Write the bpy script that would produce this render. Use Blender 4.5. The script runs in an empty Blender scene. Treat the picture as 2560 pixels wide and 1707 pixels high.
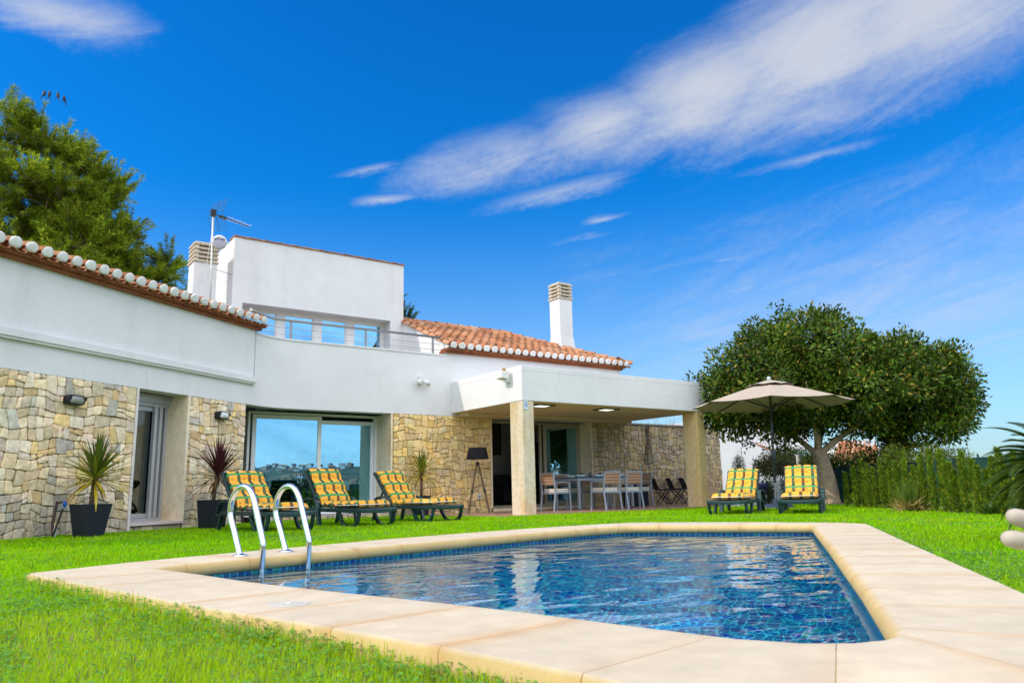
import bpy, bmesh, math, random
import numpy as np
from mathutils import Vector, Matrix

# ------------------------------------------------------------------ camera, sky, sun, exposure
sc = bpy.context.scene
R = math.radians
cam_d = bpy.data.cameras.new("camera"); cam = bpy.data.objects.new("camera", cam_d)
sc.collection.objects.link(cam); sc.camera = cam
cam_d.sensor_width = 36.0; cam_d.lens = 26.414; cam_d.clip_start = 0.05; cam_d.clip_end = 6000
RIGHT = Vector((0.81135981, -0.58411216, -0.02254417)); UP = Vector((-0.09593383, -0.17110245, 0.98057159)); FWD = Vector((0.57662115, 0.79343364, 0.19486177))
m3 = Matrix((RIGHT, UP, -FWD)).transposed()
cam.matrix_world = Matrix.Translation((0, 0, 0.5)) @ m3.to_4x4()
cam_d.dof.use_dof = True; cam_d.dof.focus_distance = 12.0; cam_d.dof.aperture_fstop = 7.0

SUN = Vector((-1.0, 0.32, 0.86)).normalized()
SUN_EL = math.asin(SUN.z); SUN_AZ = math.atan2(SUN.x, SUN.y)
world = bpy.data.worlds.new("World"); sc.world = world; world.use_nodes = True
wn = world.node_tree.nodes; wl = world.node_tree.links; wn.clear()
def N(nodes, t, **kw):
    n = nodes.new(t)
    for k, v in kw.items():
        if k in n.bl_rna.properties: setattr(n, k, v)
        else: n.inputs[k].default_value = v
    return n
def wm(op, a, b=None, c=None, clamp=False):
    n = wn.new("ShaderNodeMath"); n.operation = op; n.use_clamp = clamp
    for i, v in enumerate((a, b, c)):
        if v is None: continue
        if isinstance(v, (int, float)): n.inputs[i].default_value = v
        else: wl.new(v, n.inputs[i])
    return n.outputs[0]
sky = wn.new("ShaderNodeTexSky"); sky.sky_type = 'NISHITA'; sky.sun_disc = False
sky.sun_elevation = SUN_EL; sky.sun_rotation = SUN_AZ % (2 * math.pi)
sky.air_density = 1.0; sky.dust_density = 0.25; sky.ozone_density = 2.2; sky.altitude = 50
hsv = wn.new("ShaderNodeHueSaturation"); hsv.inputs['Saturation'].default_value = 1.35
wl.new(sky.outputs[0], hsv.inputs['Color'])
tint = wn.new("ShaderNodeMix"); tint.data_type = 'RGBA'; tint.blend_type = 'MULTIPLY'; tint.inputs[0].default_value = 1.0; wl.new(hsv.outputs[0], tint.inputs[6]); tint.inputs[7].default_value = (.06, .82, 1.2, 1)
geo = wn.new("ShaderNodeNewGeometry"); tc = wn.new("ShaderNodeTexCoord")
sep = wn.new("ShaderNodeSeparateXYZ"); wl.new(tc.outputs['Generated'], sep.inputs[0])
az = az0 = wm('MULTIPLY', wm('ARCTAN2', sep.outputs[0], sep.outputs[1]), 57.2958)
el = el0 = wm('MULTIPLY', wm('ARCSINE', sep.outputs[2]), 57.2958)
# pale air towards the horizon
hz = wm('MULTIPLY', wm('POWER', wm('SUBTRACT', 1.0, wm('DIVIDE', el0, 23.0), clamp=True), 1.9), .95)
hmix = wn.new("ShaderNodeMix"); hmix.data_type = 'RGBA'; wl.new(hz, hmix.inputs[0]); wl.new(tint.outputs[2], hmix.inputs[6]); hmix.inputs[7].default_value = (3.7, 4.1, 4.45, 1)
cmb = wn.new("ShaderNodeCombineXYZ"); wl.new(az, cmb.inputs[0]); wl.new(wm('SUBTRACT', wm('MULTIPLY', el, 4.2), wm('MULTIPLY', az, 0.95)), cmb.inputs[1])
no = N(wn, "ShaderNodeTexNoise", **{'Scale': 0.11, 'Detail': 9.0, 'Roughness': 0.62, 'Distortion': 0.7}); wl.new(cmb.outputs[0], no.inputs['Vector'])
no2 = N(wn, "ShaderNodeTexNoise", **{'Scale': 0.05, 'Detail': 4.0, 'Roughness': 0.5, 'Distortion': 1.0}); wl.new(cmb.outputs[0], no2.inputs['Vector'])
cm3 = wn.new("ShaderNodeCombineXYZ"); wl.new(wm('MULTIPLY', az, 3.0), cm3.inputs[0]); wl.new(wm('MULTIPLY', el, 3.4), cm3.inputs[1])
no3 = N(wn, "ShaderNodeTexNoise", **{'Scale': 0.55, 'Detail': 6.0, 'Roughness': 0.7}); wl.new(cm3.outputs[0], no3.inputs['Vector'])
nz = wm('SUBTRACT', wm('ADD', wm('MULTIPLY', no.outputs[0], 0.75), wm('MULTIPLY', no3.outputs[0], 0.25)), 0.5)
nz2 = wm('SUBTRACT', no2.outputs[0], 0.5)
az = wm('ADD', az0, wm('MULTIPLY', nz2, 7.0)); el = wm('ADD', el0, wm('ADD', wm('MULTIPLY', nz2, 2.2), wm('MULTIPLY', nz, 1.3)))
# cirrus streaks: (azimuth, elevation, half length, half width, slope deg, density)
STREAKS = [(66, 12, 27, 9, 4, .34), (34.5, 25.0, 7.5, 2.3, 11, .68), (42.5, 26.6, 9, 3.0, 13, .85), (51.5, 28.2, 11, 4.4, 13, 1.05), (60, 29.6, 13, 5.8, 13, 1.1), (68, 30.5, 14, 6.4, 12, 1.0), (60, 25.8, 12, 1.9, 3, .55),
           (41, 22.6, 6.5, .8, 10, .5), (59.5, 22.6, 5.0, .55, 3, .42), (24.5, 23.8, 3.4, .42, 15, .5), (27.0, 22.2, 2.7, .45, 8, .55), (43.4, 20.1, 2.3, .45, 6, .55), (42, 18.9, 1.8, .22, 4, .3),
           (2.0, 30.6, 7.5, 2.1, 3, .72), (52.0, 11.3, 5.0, .7, 8, .4), (66, 12.6, 9, .5, 6, .3), (72, 14.6, 9, .6, 8, .3), (53.5, 14.2, 2.0, .25, 5, .3), (70, 9, 14, 1.0, 2, .3), (53, 16.5, 2.2, .2, 6, .3)]
dens = None
for a, e, L, Wd, sl, d in STREAKS:
    ca, sa = math.cos(R(sl)), math.sin(R(sl))
    da = wm('SUBTRACT', az, a); de = wm('SUBTRACT', el, e)
    u = wm('DIVIDE', wm('ADD', wm('MULTIPLY', da, ca), wm('MULTIPLY', de, sa)), L)
    v = wm('DIVIDE', wm('SUBTRACT', wm('MULTIPLY', de, ca), wm('MULTIPLY', da, sa)), Wd)
    r = wm('SQRT', wm('ADD', wm('MULTIPLY', u, u), wm('MULTIPLY', v, v)))
    f = wm('MULTIPLY', wm('SUBTRACT', 1.0, r), d)
    f = wm('MAXIMUM', f, -0.6)
    dens = f if dens is None else wm('MAXIMUM', dens, f)
cl = wm('ADD', wm('ADD', wm('MULTIPLY', dens, 1.25), wm('MULTIPLY', nz, 1.25)), wm('MULTIPLY', nz2, .35))
sm = wn.new("ShaderNodeMapRange"); sm.interpolation_type = 'SMOOTHSTEP'; wl.new(cl, sm.inputs[0]); sm.inputs[1].default_value = -.12; sm.inputs[2].default_value = 1.2; sm.inputs[4].default_value = 0.86
mx = wn.new("ShaderNodeMix"); mx.data_type = 'RGBA'; wl.new(sm.outputs[0], mx.inputs[0]); wl.new(hmix.outputs[2], mx.inputs[6]); mx.inputs[7].default_value = (4.0, 4.2, 4.55, 1)
# bright veil added behind the viewer to fill the shaded facade, streaky low down
back = wm('MULTIPLY', wm('COSINE', wm('MULTIPLY', wm('SUBTRACT', az0, 36), .0174533)), -1.0)
bm_ = wn.new("ShaderNodeMapRange"); bm_.interpolation_type = 'SMOOTHSTEP'; wl.new(back, bm_.inputs[0]); bm_.inputs[1].default_value = -.70; bm_.inputs[2].default_value = .15
hi = wn.new("ShaderNodeMapRange"); hi.interpolation_type = 'SMOOTHSTEP'; wl.new(el0, hi.inputs[0]); hi.inputs[1].default_value = 8; hi.inputs[2].default_value = 34; hi.inputs[3].default_value = .30; hi.inputs[4].default_value = .95
top = wn.new("ShaderNodeMapRange"); top.interpolation_type = 'SMOOTHSTEP'; wl.new(el0, top.inputs[0]); top.inputs[1].default_value = 52; top.inputs[2].default_value = 75; top.inputs[4].default_value = .3  # overhead part of the added fill veil
vf = wm('ADD', wm('MULTIPLY', bm_.outputs[0], wm('ADD', hi.outputs[0], wm('MULTIPLY', nz, .9))), wm('MULTIPLY', top.outputs[0], .5), clamp=True)
mv = wn.new("ShaderNodeMix"); mv.data_type = 'RGBA'; wl.new(vf, mv.inputs[0]); wl.new(mx.outputs[2], mv.inputs[6]); mv.inputs[7].default_value = (13.4, 13.9, 15.2, 1)
bg = wn.new("ShaderNodeBackground"); bg.inputs['Strength'].default_value = 0.138
wl.new(mv.outputs[2], bg.inputs['Color'])
wo = wn.new("ShaderNodeOutputWorld"); wl.new(bg.outputs[0], wo.inputs[0])

sun_d = bpy.data.lights.new("sun", 'SUN'); sun_o = bpy.data.objects.new("sun", sun_d); sc.collection.objects.link(sun_o)
sun_d.energy = 2.0; sun_d.angle = R(0.55); sun_d.color = (1.0, 0.90, 0.76)
sun_o.rotation_euler = (-SUN).to_track_quat('-Z', 'Y').to_euler(); sun_o.location = SUN * 60
sc.view_settings.view_transform = 'Standard'; sc.view_settings.look = 'None'; sc.view_settings.exposure = 0.31; sc.view_settings.gamma = 1.0
sc.render.engine = 'CYCLES'
cy = sc.cycles
cy.use_denoising = True; cy.max_bounces = 10; cy.diffuse_bounces = 4; cy.transmission_bounces = 8; cy.transparent_max_bounces = 12; cy.glossy_bounces = 4
cy.sample_clamp_indirect = 6.0

# ------------------------------------------------------------------ helpers
rng = random.Random(7); nrg = np.random.default_rng(11)
COL = sc.collection
def tag(o, label=None, cat=None, group=None, kind=None):
    if label: o['label'] = label
    if cat: o['category'] = cat
    if group: o['group'] = group
    if kind: o['kind'] = kind
    return o
def thing(name, loc, label, cat, group=None, rz=0.0):
    o = bpy.data.objects.new(name, None); COL.objects.link(o); o.empty_display_size = .2
    o.location = loc; o.rotation_euler = (0, 0, rz)
    return tag(o, label, cat, group)
def dup(root, loc, rz=None, label=None, group=None, scale=None):
    r = root.copy(); COL.objects.link(r); r.location = loc
    if rz is not None: r.rotation_euler = (0, 0, rz)
    if scale is not None: r.scale = scale
    if label: r['label'] = label
    if group: r['group'] = group
    for ch in list(root.children):
        c = ch.copy(); COL.objects.link(c); c.parent = r
        for g in list(ch.children):
            d = g.copy(); COL.objects.link(d); d.parent = c
    return r

class MB:
    def __init__(s): s.v = []; s.f = []; s.uv = {}; s.col = {}
    def add(s, vs, fs, uvs=None, col=None):
        b = len(s.v); s.v.extend([tuple(p) for p in vs])
        for i, f in enumerate(fs):
            if uvs: s.uv[len(s.f)] = uvs[i]
            if col is not None: s.col[len(s.f)] = col
            s.f.append([b + k for k in f])
        return s
    def quad(s, a, b, c, d, uv=None, col=None): return s.add([a, b, c, d], [[0, 1, 2, 3]], [uv] if uv else None, col)
    def obox(s, c, ax, ay, az_, col=None):
        c = Vector(c); ax = Vector(ax); ay = Vector(ay); az_ = Vector(az_)
        vs = [c + i * ax + j * ay + k * az_ for k in (-1, 1) for j in (-1, 1) for i in (-1, 1)]
        return s.add(vs, [[0, 2, 3, 1], [4, 5, 7, 6], [0, 1, 5, 4], [2, 6, 7, 3], [0, 4, 6, 2], [1, 3, 7, 5]], None, col)
    def box(s, x0, x1, y0, y1, z0, z1, col=None):
        return s.obox(((x0 + x1) / 2, (y0 + y1) / 2, (z0 + z1) / 2), ((x1 - x0) / 2, 0, 0), (0, (y1 - y0) / 2, 0), (0, 0, (z1 - z0) / 2), col)
    def bar(s, a, b, w, h=None, up=(0, 0, 1), col=None):
        a = Vector(a); b = Vector(b); d = b - a; h = h or w
        u = Vector(up); sd = d.cross(u)
        if sd.length < 1e-5: sd = d.cross(Vector((1, 0, 0)))
        sd.normalize(); u = sd.cross(d).normalized()
        return s.obox((a + b) / 2, sd * w / 2, d / 2, u * h / 2, col)
    def prism(s, poly, z0, z1, col=None):
        n = len(poly); vs = [(p[0], p[1], z0) for p in poly] + [(p[0], p[1], z1) for p in poly]
        fs = [list(range(n))[::-1], list(range(n, 2 * n))] + [[i, (i + 1) % n, n + (i + 1) % n, n + i] for i in range(n)]
        return s.add(vs, fs, None, col)
    def tube(s, pts, rad, n=8, cap=True, col=None):
        pts = [Vector(p) for p in pts]; m = len(pts)
        if isinstance(rad, (int, float)): rad = [rad] * m
        vs = []; prev = None
        for i, p in enumerate(pts):
            t = (pts[min(i + 1, m - 1)] - pts[max(i - 1, 0)]).normalized()
            if prev is None:
                u = t.orthogonal().normalized()
            else:
                u = (prev - t * prev.dot(t)); u = u.normalized() if u.length > 1e-6 else t.orthogonal().normalized()
            prev = u; w = t.cross(u)
            for k in range(n):
                a = 2 * math.pi * k / n; vs.append(p + (u * math.cos(a) + w * math.sin(a)) * rad[i])
        fs = [[i * n + k, i * n + (k + 1) % n, (i + 1) * n + (k + 1) % n, (i + 1) * n + k] for i in range(m - 1) for k in range(n)]
        if cap: fs += [list(range(n))[::-1], [(m - 1) * n + k for k in range(n)]]
        return s.add(vs, fs, None, col)
    def lathe(s, prof, c=(0, 0, 0), n=24, col=None, cap=True):
        vs = []; c = Vector(c)
        for r, z in prof:
            for k in range(n):
                a = 2 * math.pi * k / n; vs.append(c + Vector((r * math.cos(a), r * math.sin(a), z)))
        m = len(prof)
        fs = [[i * n + k, i * n + (k + 1) % n, (i + 1) * n + (k + 1) % n, (i + 1) * n + k] for i in range(m - 1) for k in range(n)]
        if cap: fs += [list(range(n))[::-1], [(m - 1) * n + k for k in range(n)]]
        return s.add(vs, fs, None, col)
    def sphere(s, c, r, n=10, m=7, sq=(1, 1, 1), col=None):
        prof = [(r * math.sin(math.pi * i / m), -r * math.cos(math.pi * i / m)) for i in range(m + 1)]
        b = len(s.v); s.lathe([(max(p[0], 1e-4), p[1]) for p in prof], (0, 0, 0), n, col)
        for i in range(b, len(s.v)):
            p = s.v[i]; s.v[i] = (p[0] * sq[0] + c[0], p[1] * sq[1] + c[1], p[2] * sq[2] + c[2])
        return s
    def build(s, name, mat, parent=None, smooth=False, bevel=0, off=None, ang=40, seg=2):
        me = bpy.data.meshes.new(name)
        o_ = Vector(off) if off is not None else None
        vs = [tuple(Vector(v) - o_) for v in s.v] if o_ is not None else s.v
        me.from_pydata(vs, [], s.f); me.materials.append(mat)
        if s.uv:
            ul = me.uv_layers.new(name="UVMap")
            for p in me.polygons:
                u = s.uv.get(p.index)
                if u:
                    for k, li in enumerate(p.loop_indices): ul.data[li].uv = u[k]
        if s.col:
            ca = me.color_attributes.new("col", 'FLOAT_COLOR', 'CORNER')
            for p in me.polygons:
                c = s.col.get(p.index, (1, 1, 1))
                if isinstance(c[0], (tuple, list)):
                    for k, li in enumerate(p.loop_indices): ca.data[li].color = (*c[k][:3], 1)
                else:
                    for li in p.loop_indices: ca.data[li].color = (*c[:3], 1)
        if smooth: me.polygons.foreach_set("use_smooth", [True] * len(me.polygons))
        me.update()
        o = bpy.data.objects.new(name, me); COL.objects.link(o)
        if parent: o.parent = parent
        if bevel:
            b = o.modifiers.new("bevel", 'BEVEL'); b.width = bevel; b.segments = seg; b.limit_method = 'ANGLE'; b.angle_limit = R(ang)
        return o
def np_mesh(name, verts, faces, mat, parent=None, cols=None, smooth=False, loc=None):
    """verts (n,3), faces (m,k) of one size; cols per face (m,3)"""
    me = bpy.data.meshes.new(name); verts = np.asarray(verts, np.float32); faces = np.asarray(faces, np.int32)
    if loc is not None: verts = verts - np.asarray(loc, np.float32)
    m, k = faces.shape
    me.vertices.add(len(verts)); me.vertices.foreach_set("co", verts.ravel())
    me.loops.add(m * k); me.loops.foreach_set("vertex_index", faces.ravel())
    me.polygons.add(m); me.polygons.foreach_set("loop_start", np.arange(0, m * k, k, dtype=np.int32))
    me.polygons.foreach_set("loop_total", np.full(m, k, np.int32))
    if smooth: me.polygons.foreach_set("use_smooth", np.ones(m, bool))
    me.update(calc_edges=True)
    if cols is not None:
        ca = me.color_attributes.new("col", 'FLOAT_COLOR', 'CORNER')
        c4 = np.ones((m, k, 4), np.float32); c4[:, :, :3] = np.asarray(cols, np.float32)[:, None, :]
        ca.data.foreach_set("color", c4.ravel())
    me.materials.append(mat)
    o = bpy.data.objects.new(name, me); COL.objects.link(o)
    if parent: o.parent = parent
    return o

def mat(name, col=(.8, .8, .8), rough=.7, metal=0.0, var=.12, vs=6.0, bump=0.0, bs=60.0, attr=False, spec=.4, col2=None, stain=None, coat=0.0, trans=0.0, world=True, island=None, detail=6, sheen=0):
    """principled; base = col (or the vertex colour 'col', or a ramp over random-per-island) times fractal variation; stain=(colour, scale, lo, hi, zstretch)"""
    m = bpy.data.materials.new(name); m.use_nodes = True; nt = m.node_tree; n = nt.nodes; l = nt.links
    b = n["Principled BSDF"]; b.inputs['Roughness'].default_value = rough; b.inputs['Metallic'].default_value = metal
    b.inputs['Specular IOR Level'].default_value = spec
    if coat: b.inputs['Coat Weight'].default_value = coat; b.inputs['Coat Roughness'].default_value = .15
    g = n.new("ShaderNodeNewGeometry"); t = n.new("ShaderNodeTexCoord")
    P = g.outputs['Position'] if world else t.outputs['Object']
    if island:
        rp = n.new("ShaderNodeValToRGB"); cr = rp.color_ramp
        while len(cr.elements) < len(island): cr.elements.new(.5)
        for i, c in enumerate(island):
            cr.elements[i].position = i / (len(island) - 1); cr.elements[i].color = (*c, 1)
        l.new(g.outputs['Random Per Island'], rp.inputs[0]); base = rp.outputs[0]
    elif attr:
        a = n.new("ShaderNodeVertexColor"); a.layer_name = "col"; base = a.outputs[0]
    else:
        c = n.new("ShaderNodeRGB"); c.outputs[0].default_value = (*col, 1); base = c.outputs[0]
    nz = N(n, "ShaderNodeTexNoise", **{'Scale': vs, 'Detail': float(detail), 'Roughness': .6}); l.new(P, nz.inputs['Vector'])
    mr = n.new("ShaderNodeMapRange"); l.new(nz.outputs[0], mr.inputs[0]); mr.inputs[1].default_value = .3; mr.inputs[2].default_value = .7
    mr.inputs[3].default_value = 1 - var; mr.inputs[4].default_value = 1 + var
    if col2:
        x0 = n.new("ShaderNodeMix"); x0.data_type = 'RGBA'; n3 = N(n, "ShaderNodeTexNoise", **{'Scale': vs * .45, 'Detail': 4.0}); l.new(P, n3.inputs['Vector'])
        r3 = n.new("ShaderNodeMapRange"); l.new(n3.outputs[0], r3.inputs[0]); r3.inputs[1].default_value = .4; r3.inputs[2].default_value = .62
        l.new(r3.outputs[0], x0.inputs[0]); l.new(base, x0.inputs[6]); x0.inputs[7].default_value = (*col2, 1); base = x0.outputs[2]
    if stain:
        sc_, s_, lo, hi, zs = stain
        mp = n.new("ShaderNodeMapping"); mp.inputs['Scale'].default_value = (1, 1, zs); l.new(P, mp.inputs[0])
        n4 = N(n, "ShaderNodeTexNoise", **{'Scale': s_, 'Detail': 8.0, 'Roughness': .65}); l.new(mp.outputs[0], n4.inputs['Vector'])
        r4 = n.new("ShaderNodeMapRange"); l.new(n4.outputs[0], r4.inputs[0]); r4.inputs[1].default_value = lo; r4.inputs[2].default_value = hi
        x1 = n.new("ShaderNodeMix"); x1.data_type = 'RGBA'; l.new(r4.outputs[0], x1.inputs[0]); l.new(base, x1.inputs[6]); x1.inputs[7].default_value = (*sc_, 1); base = x1.outputs[2]
    mm = n.new("ShaderNodeVectorMath"); mm.operation = 'SCALE'; l.new(base, mm.inputs[0]); l.new(mr.outputs[0], mm.inputs['Scale'])
    l.new(mm.outputs[0], b.inputs['Base Color'])
    if bump:
        nb = N(n, "ShaderNodeTexNoise", **{'Scale': bs, 'Detail': 5.0}); l.new(P, nb.inputs['Vector'])
        bp = n.new("ShaderNodeBump"); bp.inputs['Strength'].default_value = 1.0; bp.inputs['Distance'].default_value = bump; l.new(nb.outputs[0], bp.inputs['Height']); l.new(bp.outputs[0], b.inputs['Normal'])
    if trans:   # thin leaf: part of the light passes through
        tr = n.new("ShaderNodeBsdfTranslucent"); l.new(mm.outputs[0], tr.inputs[0]); ms = n.new("ShaderNodeMixShader"); ms.inputs[0].default_value = trans
        l.new(b.outputs[0], ms.inputs[1]); l.new(tr.outputs[0], ms.inputs[2]); l.new(ms.outputs[0], n["Material Output"].inputs[0])
    return m
def glass_mat(name, refl=.6, tint=(.55, .62, .64), gcol=(.8, .95, 1.0)):
    m = bpy.data.materials.new(name); m.use_nodes = True; n = m.node_tree.nodes; l = m.node_tree.links; n.remove(n["Principled BSDF"])
    g = n.new("ShaderNodeBsdfGlossy"); g.inputs['Color'].default_value = (*gcol, 1); g.inputs['Roughness'].default_value = .0
    t = n.new("ShaderNodeBsdfTransparent"); t.inputs[0].default_value = (*tint, 1); x = n.new("ShaderNodeMixShader")
    lw = n.new("ShaderNodeFresnel"); lw.inputs[0].default_value = 1.5
    mr = n.new("ShaderNodeMapRange"); l.new(lw.outputs[0], mr.inputs[0]); mr.inputs[1].default_value = .03; mr.inputs[2].default_value = .9; mr.inputs[3].default_value = refl; mr.inputs[4].default_value = 1.0
    l.new(mr.outputs[0], x.inputs[0]); l.new(t.outputs[0], x.inputs[1]); l.new(g.outputs[0], x.inputs[2]); l.new(x.outputs[0], n["Material Output"].inputs[0])
    return m

WHITE = mat("white_stucco", (.74, .73, .715), .9, var=.05, vs=1.4, bump=.003, bs=90, stain=((.62, .61, .575), 1.7, .55, .95, .16))
def hairlines(m):     # fine shrinkage cracks in the render coat, only here and there
    n = m.node_tree.nodes; l = m.node_tree.links; b = n["Principled BSDF"]; src = b.inputs['Base Color'].links[0].from_socket; g = n.new("ShaderNodeNewGeometry")
    w = N(n, "ShaderNodeTexNoise", **{'Scale': 3.0, 'Detail': 5.0}); l.new(g.outputs['Position'], w.inputs[0]); ad = n.new("ShaderNodeVectorMath"); ad.operation = 'MULTIPLY_ADD'; l.new(w.outputs[1], ad.inputs[0]); ad.inputs[1].default_value = (.25, .25, .25); l.new(g.outputs['Position'], ad.inputs[2])
    v = N(n, "ShaderNodeTexVoronoi", feature='DISTANCE_TO_EDGE', Scale=.75); l.new(ad.outputs[0], v.inputs['Vector']); r = n.new("ShaderNodeMapRange"); l.new(v.outputs[0], r.inputs[0]); r.inputs[1].default_value = .002; r.inputs[2].default_value = .009; r.inputs[3].default_value = 1; r.inputs[4].default_value = 0
    q = N(n, "ShaderNodeTexNoise", **{'Scale': .6, 'Detail': 2.0}); l.new(g.outputs['Position'], q.inputs[0]); r2 = n.new("ShaderNodeMapRange"); l.new(q.outputs[0], r2.inputs[0]); r2.inputs[1].default_value = .5; r2.inputs[2].default_value = .62; r2.inputs[4].default_value = .2
    f = n.new("ShaderNodeMath"); f.operation = 'MULTIPLY'; l.new(r.outputs[0], f.inputs[0]); l.new(r2.outputs[0], f.inputs[1]); x = n.new("ShaderNodeMix"); x.data_type = 'RGBA'; l.new(f.outputs[0], x.inputs[0]); l.new(src, x.inputs[6]); x.inputs[7].default_value = (.40, .39, .37, 1); l.new(x.outputs[2], b.inputs['Base Color'])
hairlines(WHITE)
STONE = mat("rubble_stone", rough=.9, attr=True, var=.22, vs=14, bump=.012, bs=34, spec=.2)
MORTAR = mat("dark_mortar", (.12, .10, .075), .95, var=.3)
JAMB = mat("beige_limestone", (.86, .72, .50), .75, var=.12, vs=9, stain=((.62, .42, .18), 2.2, .5, .85, .4))
PALE = mat("pale_marble", (.72, .66, .62), .5, var=.06)
COLUMN = mat("weathered_sandstone", (.66, .57, .42), .9, var=.14, vs=12, bump=.004, bs=90, stain=((.50, .33, .10), 3.0, .46, .74, .22))
TERRA = mat("terracotta_tile", rough=.85, var=.25, vs=12, island=[(.40, .15, .065), (.50, .21, .095), (.55, .26, .13), (.44, .175, .075), (.58, .32, .18), (.34, .13, .06)], bump=.003, bs=80, stain=((.10, .06, .04), 1.6, .50, .80, 1))
CORNICE = mat("brown_cornice_brick", (.27, .085, .03), .8, var=.3, vs=5)
PLUG = mat("white_mortar", (.74, .73, .70), .95, var=.10, vs=14, bump=.004, bs=60, stain=((.55, .51, .45), 9, .55, .8, 1))
WFRAME = mat("white_aluminium", (.78, .78, .76), .35, var=.02)
GFRAME = mat("grey_aluminium", (.48, .49, .50), .35, var=.04, metal=.35)
BFRAME = mat("bronze_aluminium", (.42, .38, .28), .4, var=.04, metal=.3)
GLASS = glass_mat("window_glass", .62, gcol=(.34, .74, .98))
DGLASS = glass_mat("dark_door_glass", .10, (.35, .42, .42))
RAILM = mat("grey_railing_steel", (.30, .29, .28), .35, metal=.6, var=.05)
CHROME = mat("polished_steel", (.82, .83, .85), .09, metal=1.0, var=.03, vs=30)
STEEL = mat("brushed_steel", (.62, .57, .50), .3, metal=.9, var=.05)
BLACK = mat("black_plastic", (.012, .012, .014), .4, var=.1)
CEMENT = mat("cast_concrete_cap", (.58, .51, .39), .9, var=.15, vs=14, stain=((.3, .26, .18), 4, .58, .85, 1))
SOFFIT = mat("soffit_bounce_tan", (.66, .53, .35), .9, var=.04)  # warm bounce from the terrace floor, put into the ceiling colour
GOLD_BOUNCE = mat("bounce_gold_sandstone", (.80, .58, .25), .9, var=.14, vs=12, bump=.004, bs=90, stain=((.72, .62, .46), 2.4, .50, .72, .2))  # golden bounce light on the rear column, painted in with its yellow staining
INT_WALL = mat("interior_plaster", (.62, .62, .64), .9, var=.03)
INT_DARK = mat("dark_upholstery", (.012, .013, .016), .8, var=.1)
# ------------------------------------------------------------------ ground, pool
from mathutils.geometry import tessellate_polygon
INNER = [(1.0, 5.32), (1.13, 4.62), (1.23, 3.96), (1.40, 3.25), (1.55, 2.68), (1.65, 2.25), (1.74, 1.75), (1.80, 1.45), (1.88, 1.29), (1.98, 1.20), (2.08, 1.165), (2.18, 1.17), (2.30, 1.23),
         (3.17, 1.82), (5.02, 3.11), (6.81, 4.37), (7.34, 4.74), (7.385, 4.82), (7.03, 5.47), (6.52, 6.28), (6.35, 6.45), (6.18, 6.51), (5.88, 6.52), (5.56, 6.48), (4.64, 6.29), (3.49, 6.04), (1.80, 5.61), (1.18, 5.42)]
OUTER = [(.37, 5.53), (.55, 4.60), (.68, 3.93), (.83, 3.18), (.97, 2.62), (1.07, 2.17), (1.17, 1.68), (1.22, 1.36), (1.25, 1.05), (1.30, .72), (1.40, .42), (1.75, .28), (2.60, .80),
         (3.49, 1.42), (5.34, 2.73), (7.13, 3.98), (7.72, 4.40), (7.86, 4.72), (7.55, 5.78), (7.0, 6.75), (6.85, 6.93), (6.64, 7.0), (6.04, 7.03), (5.50, 7.01), (4.50, 6.90), (3.33, 6.66), (1.65, 6.14), (.98, 5.87)]
COPE = mat("coping_sandstone", rough=.85, attr=True, var=.09, vs=9, bump=.0015, bs=220, spec=.25)
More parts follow.
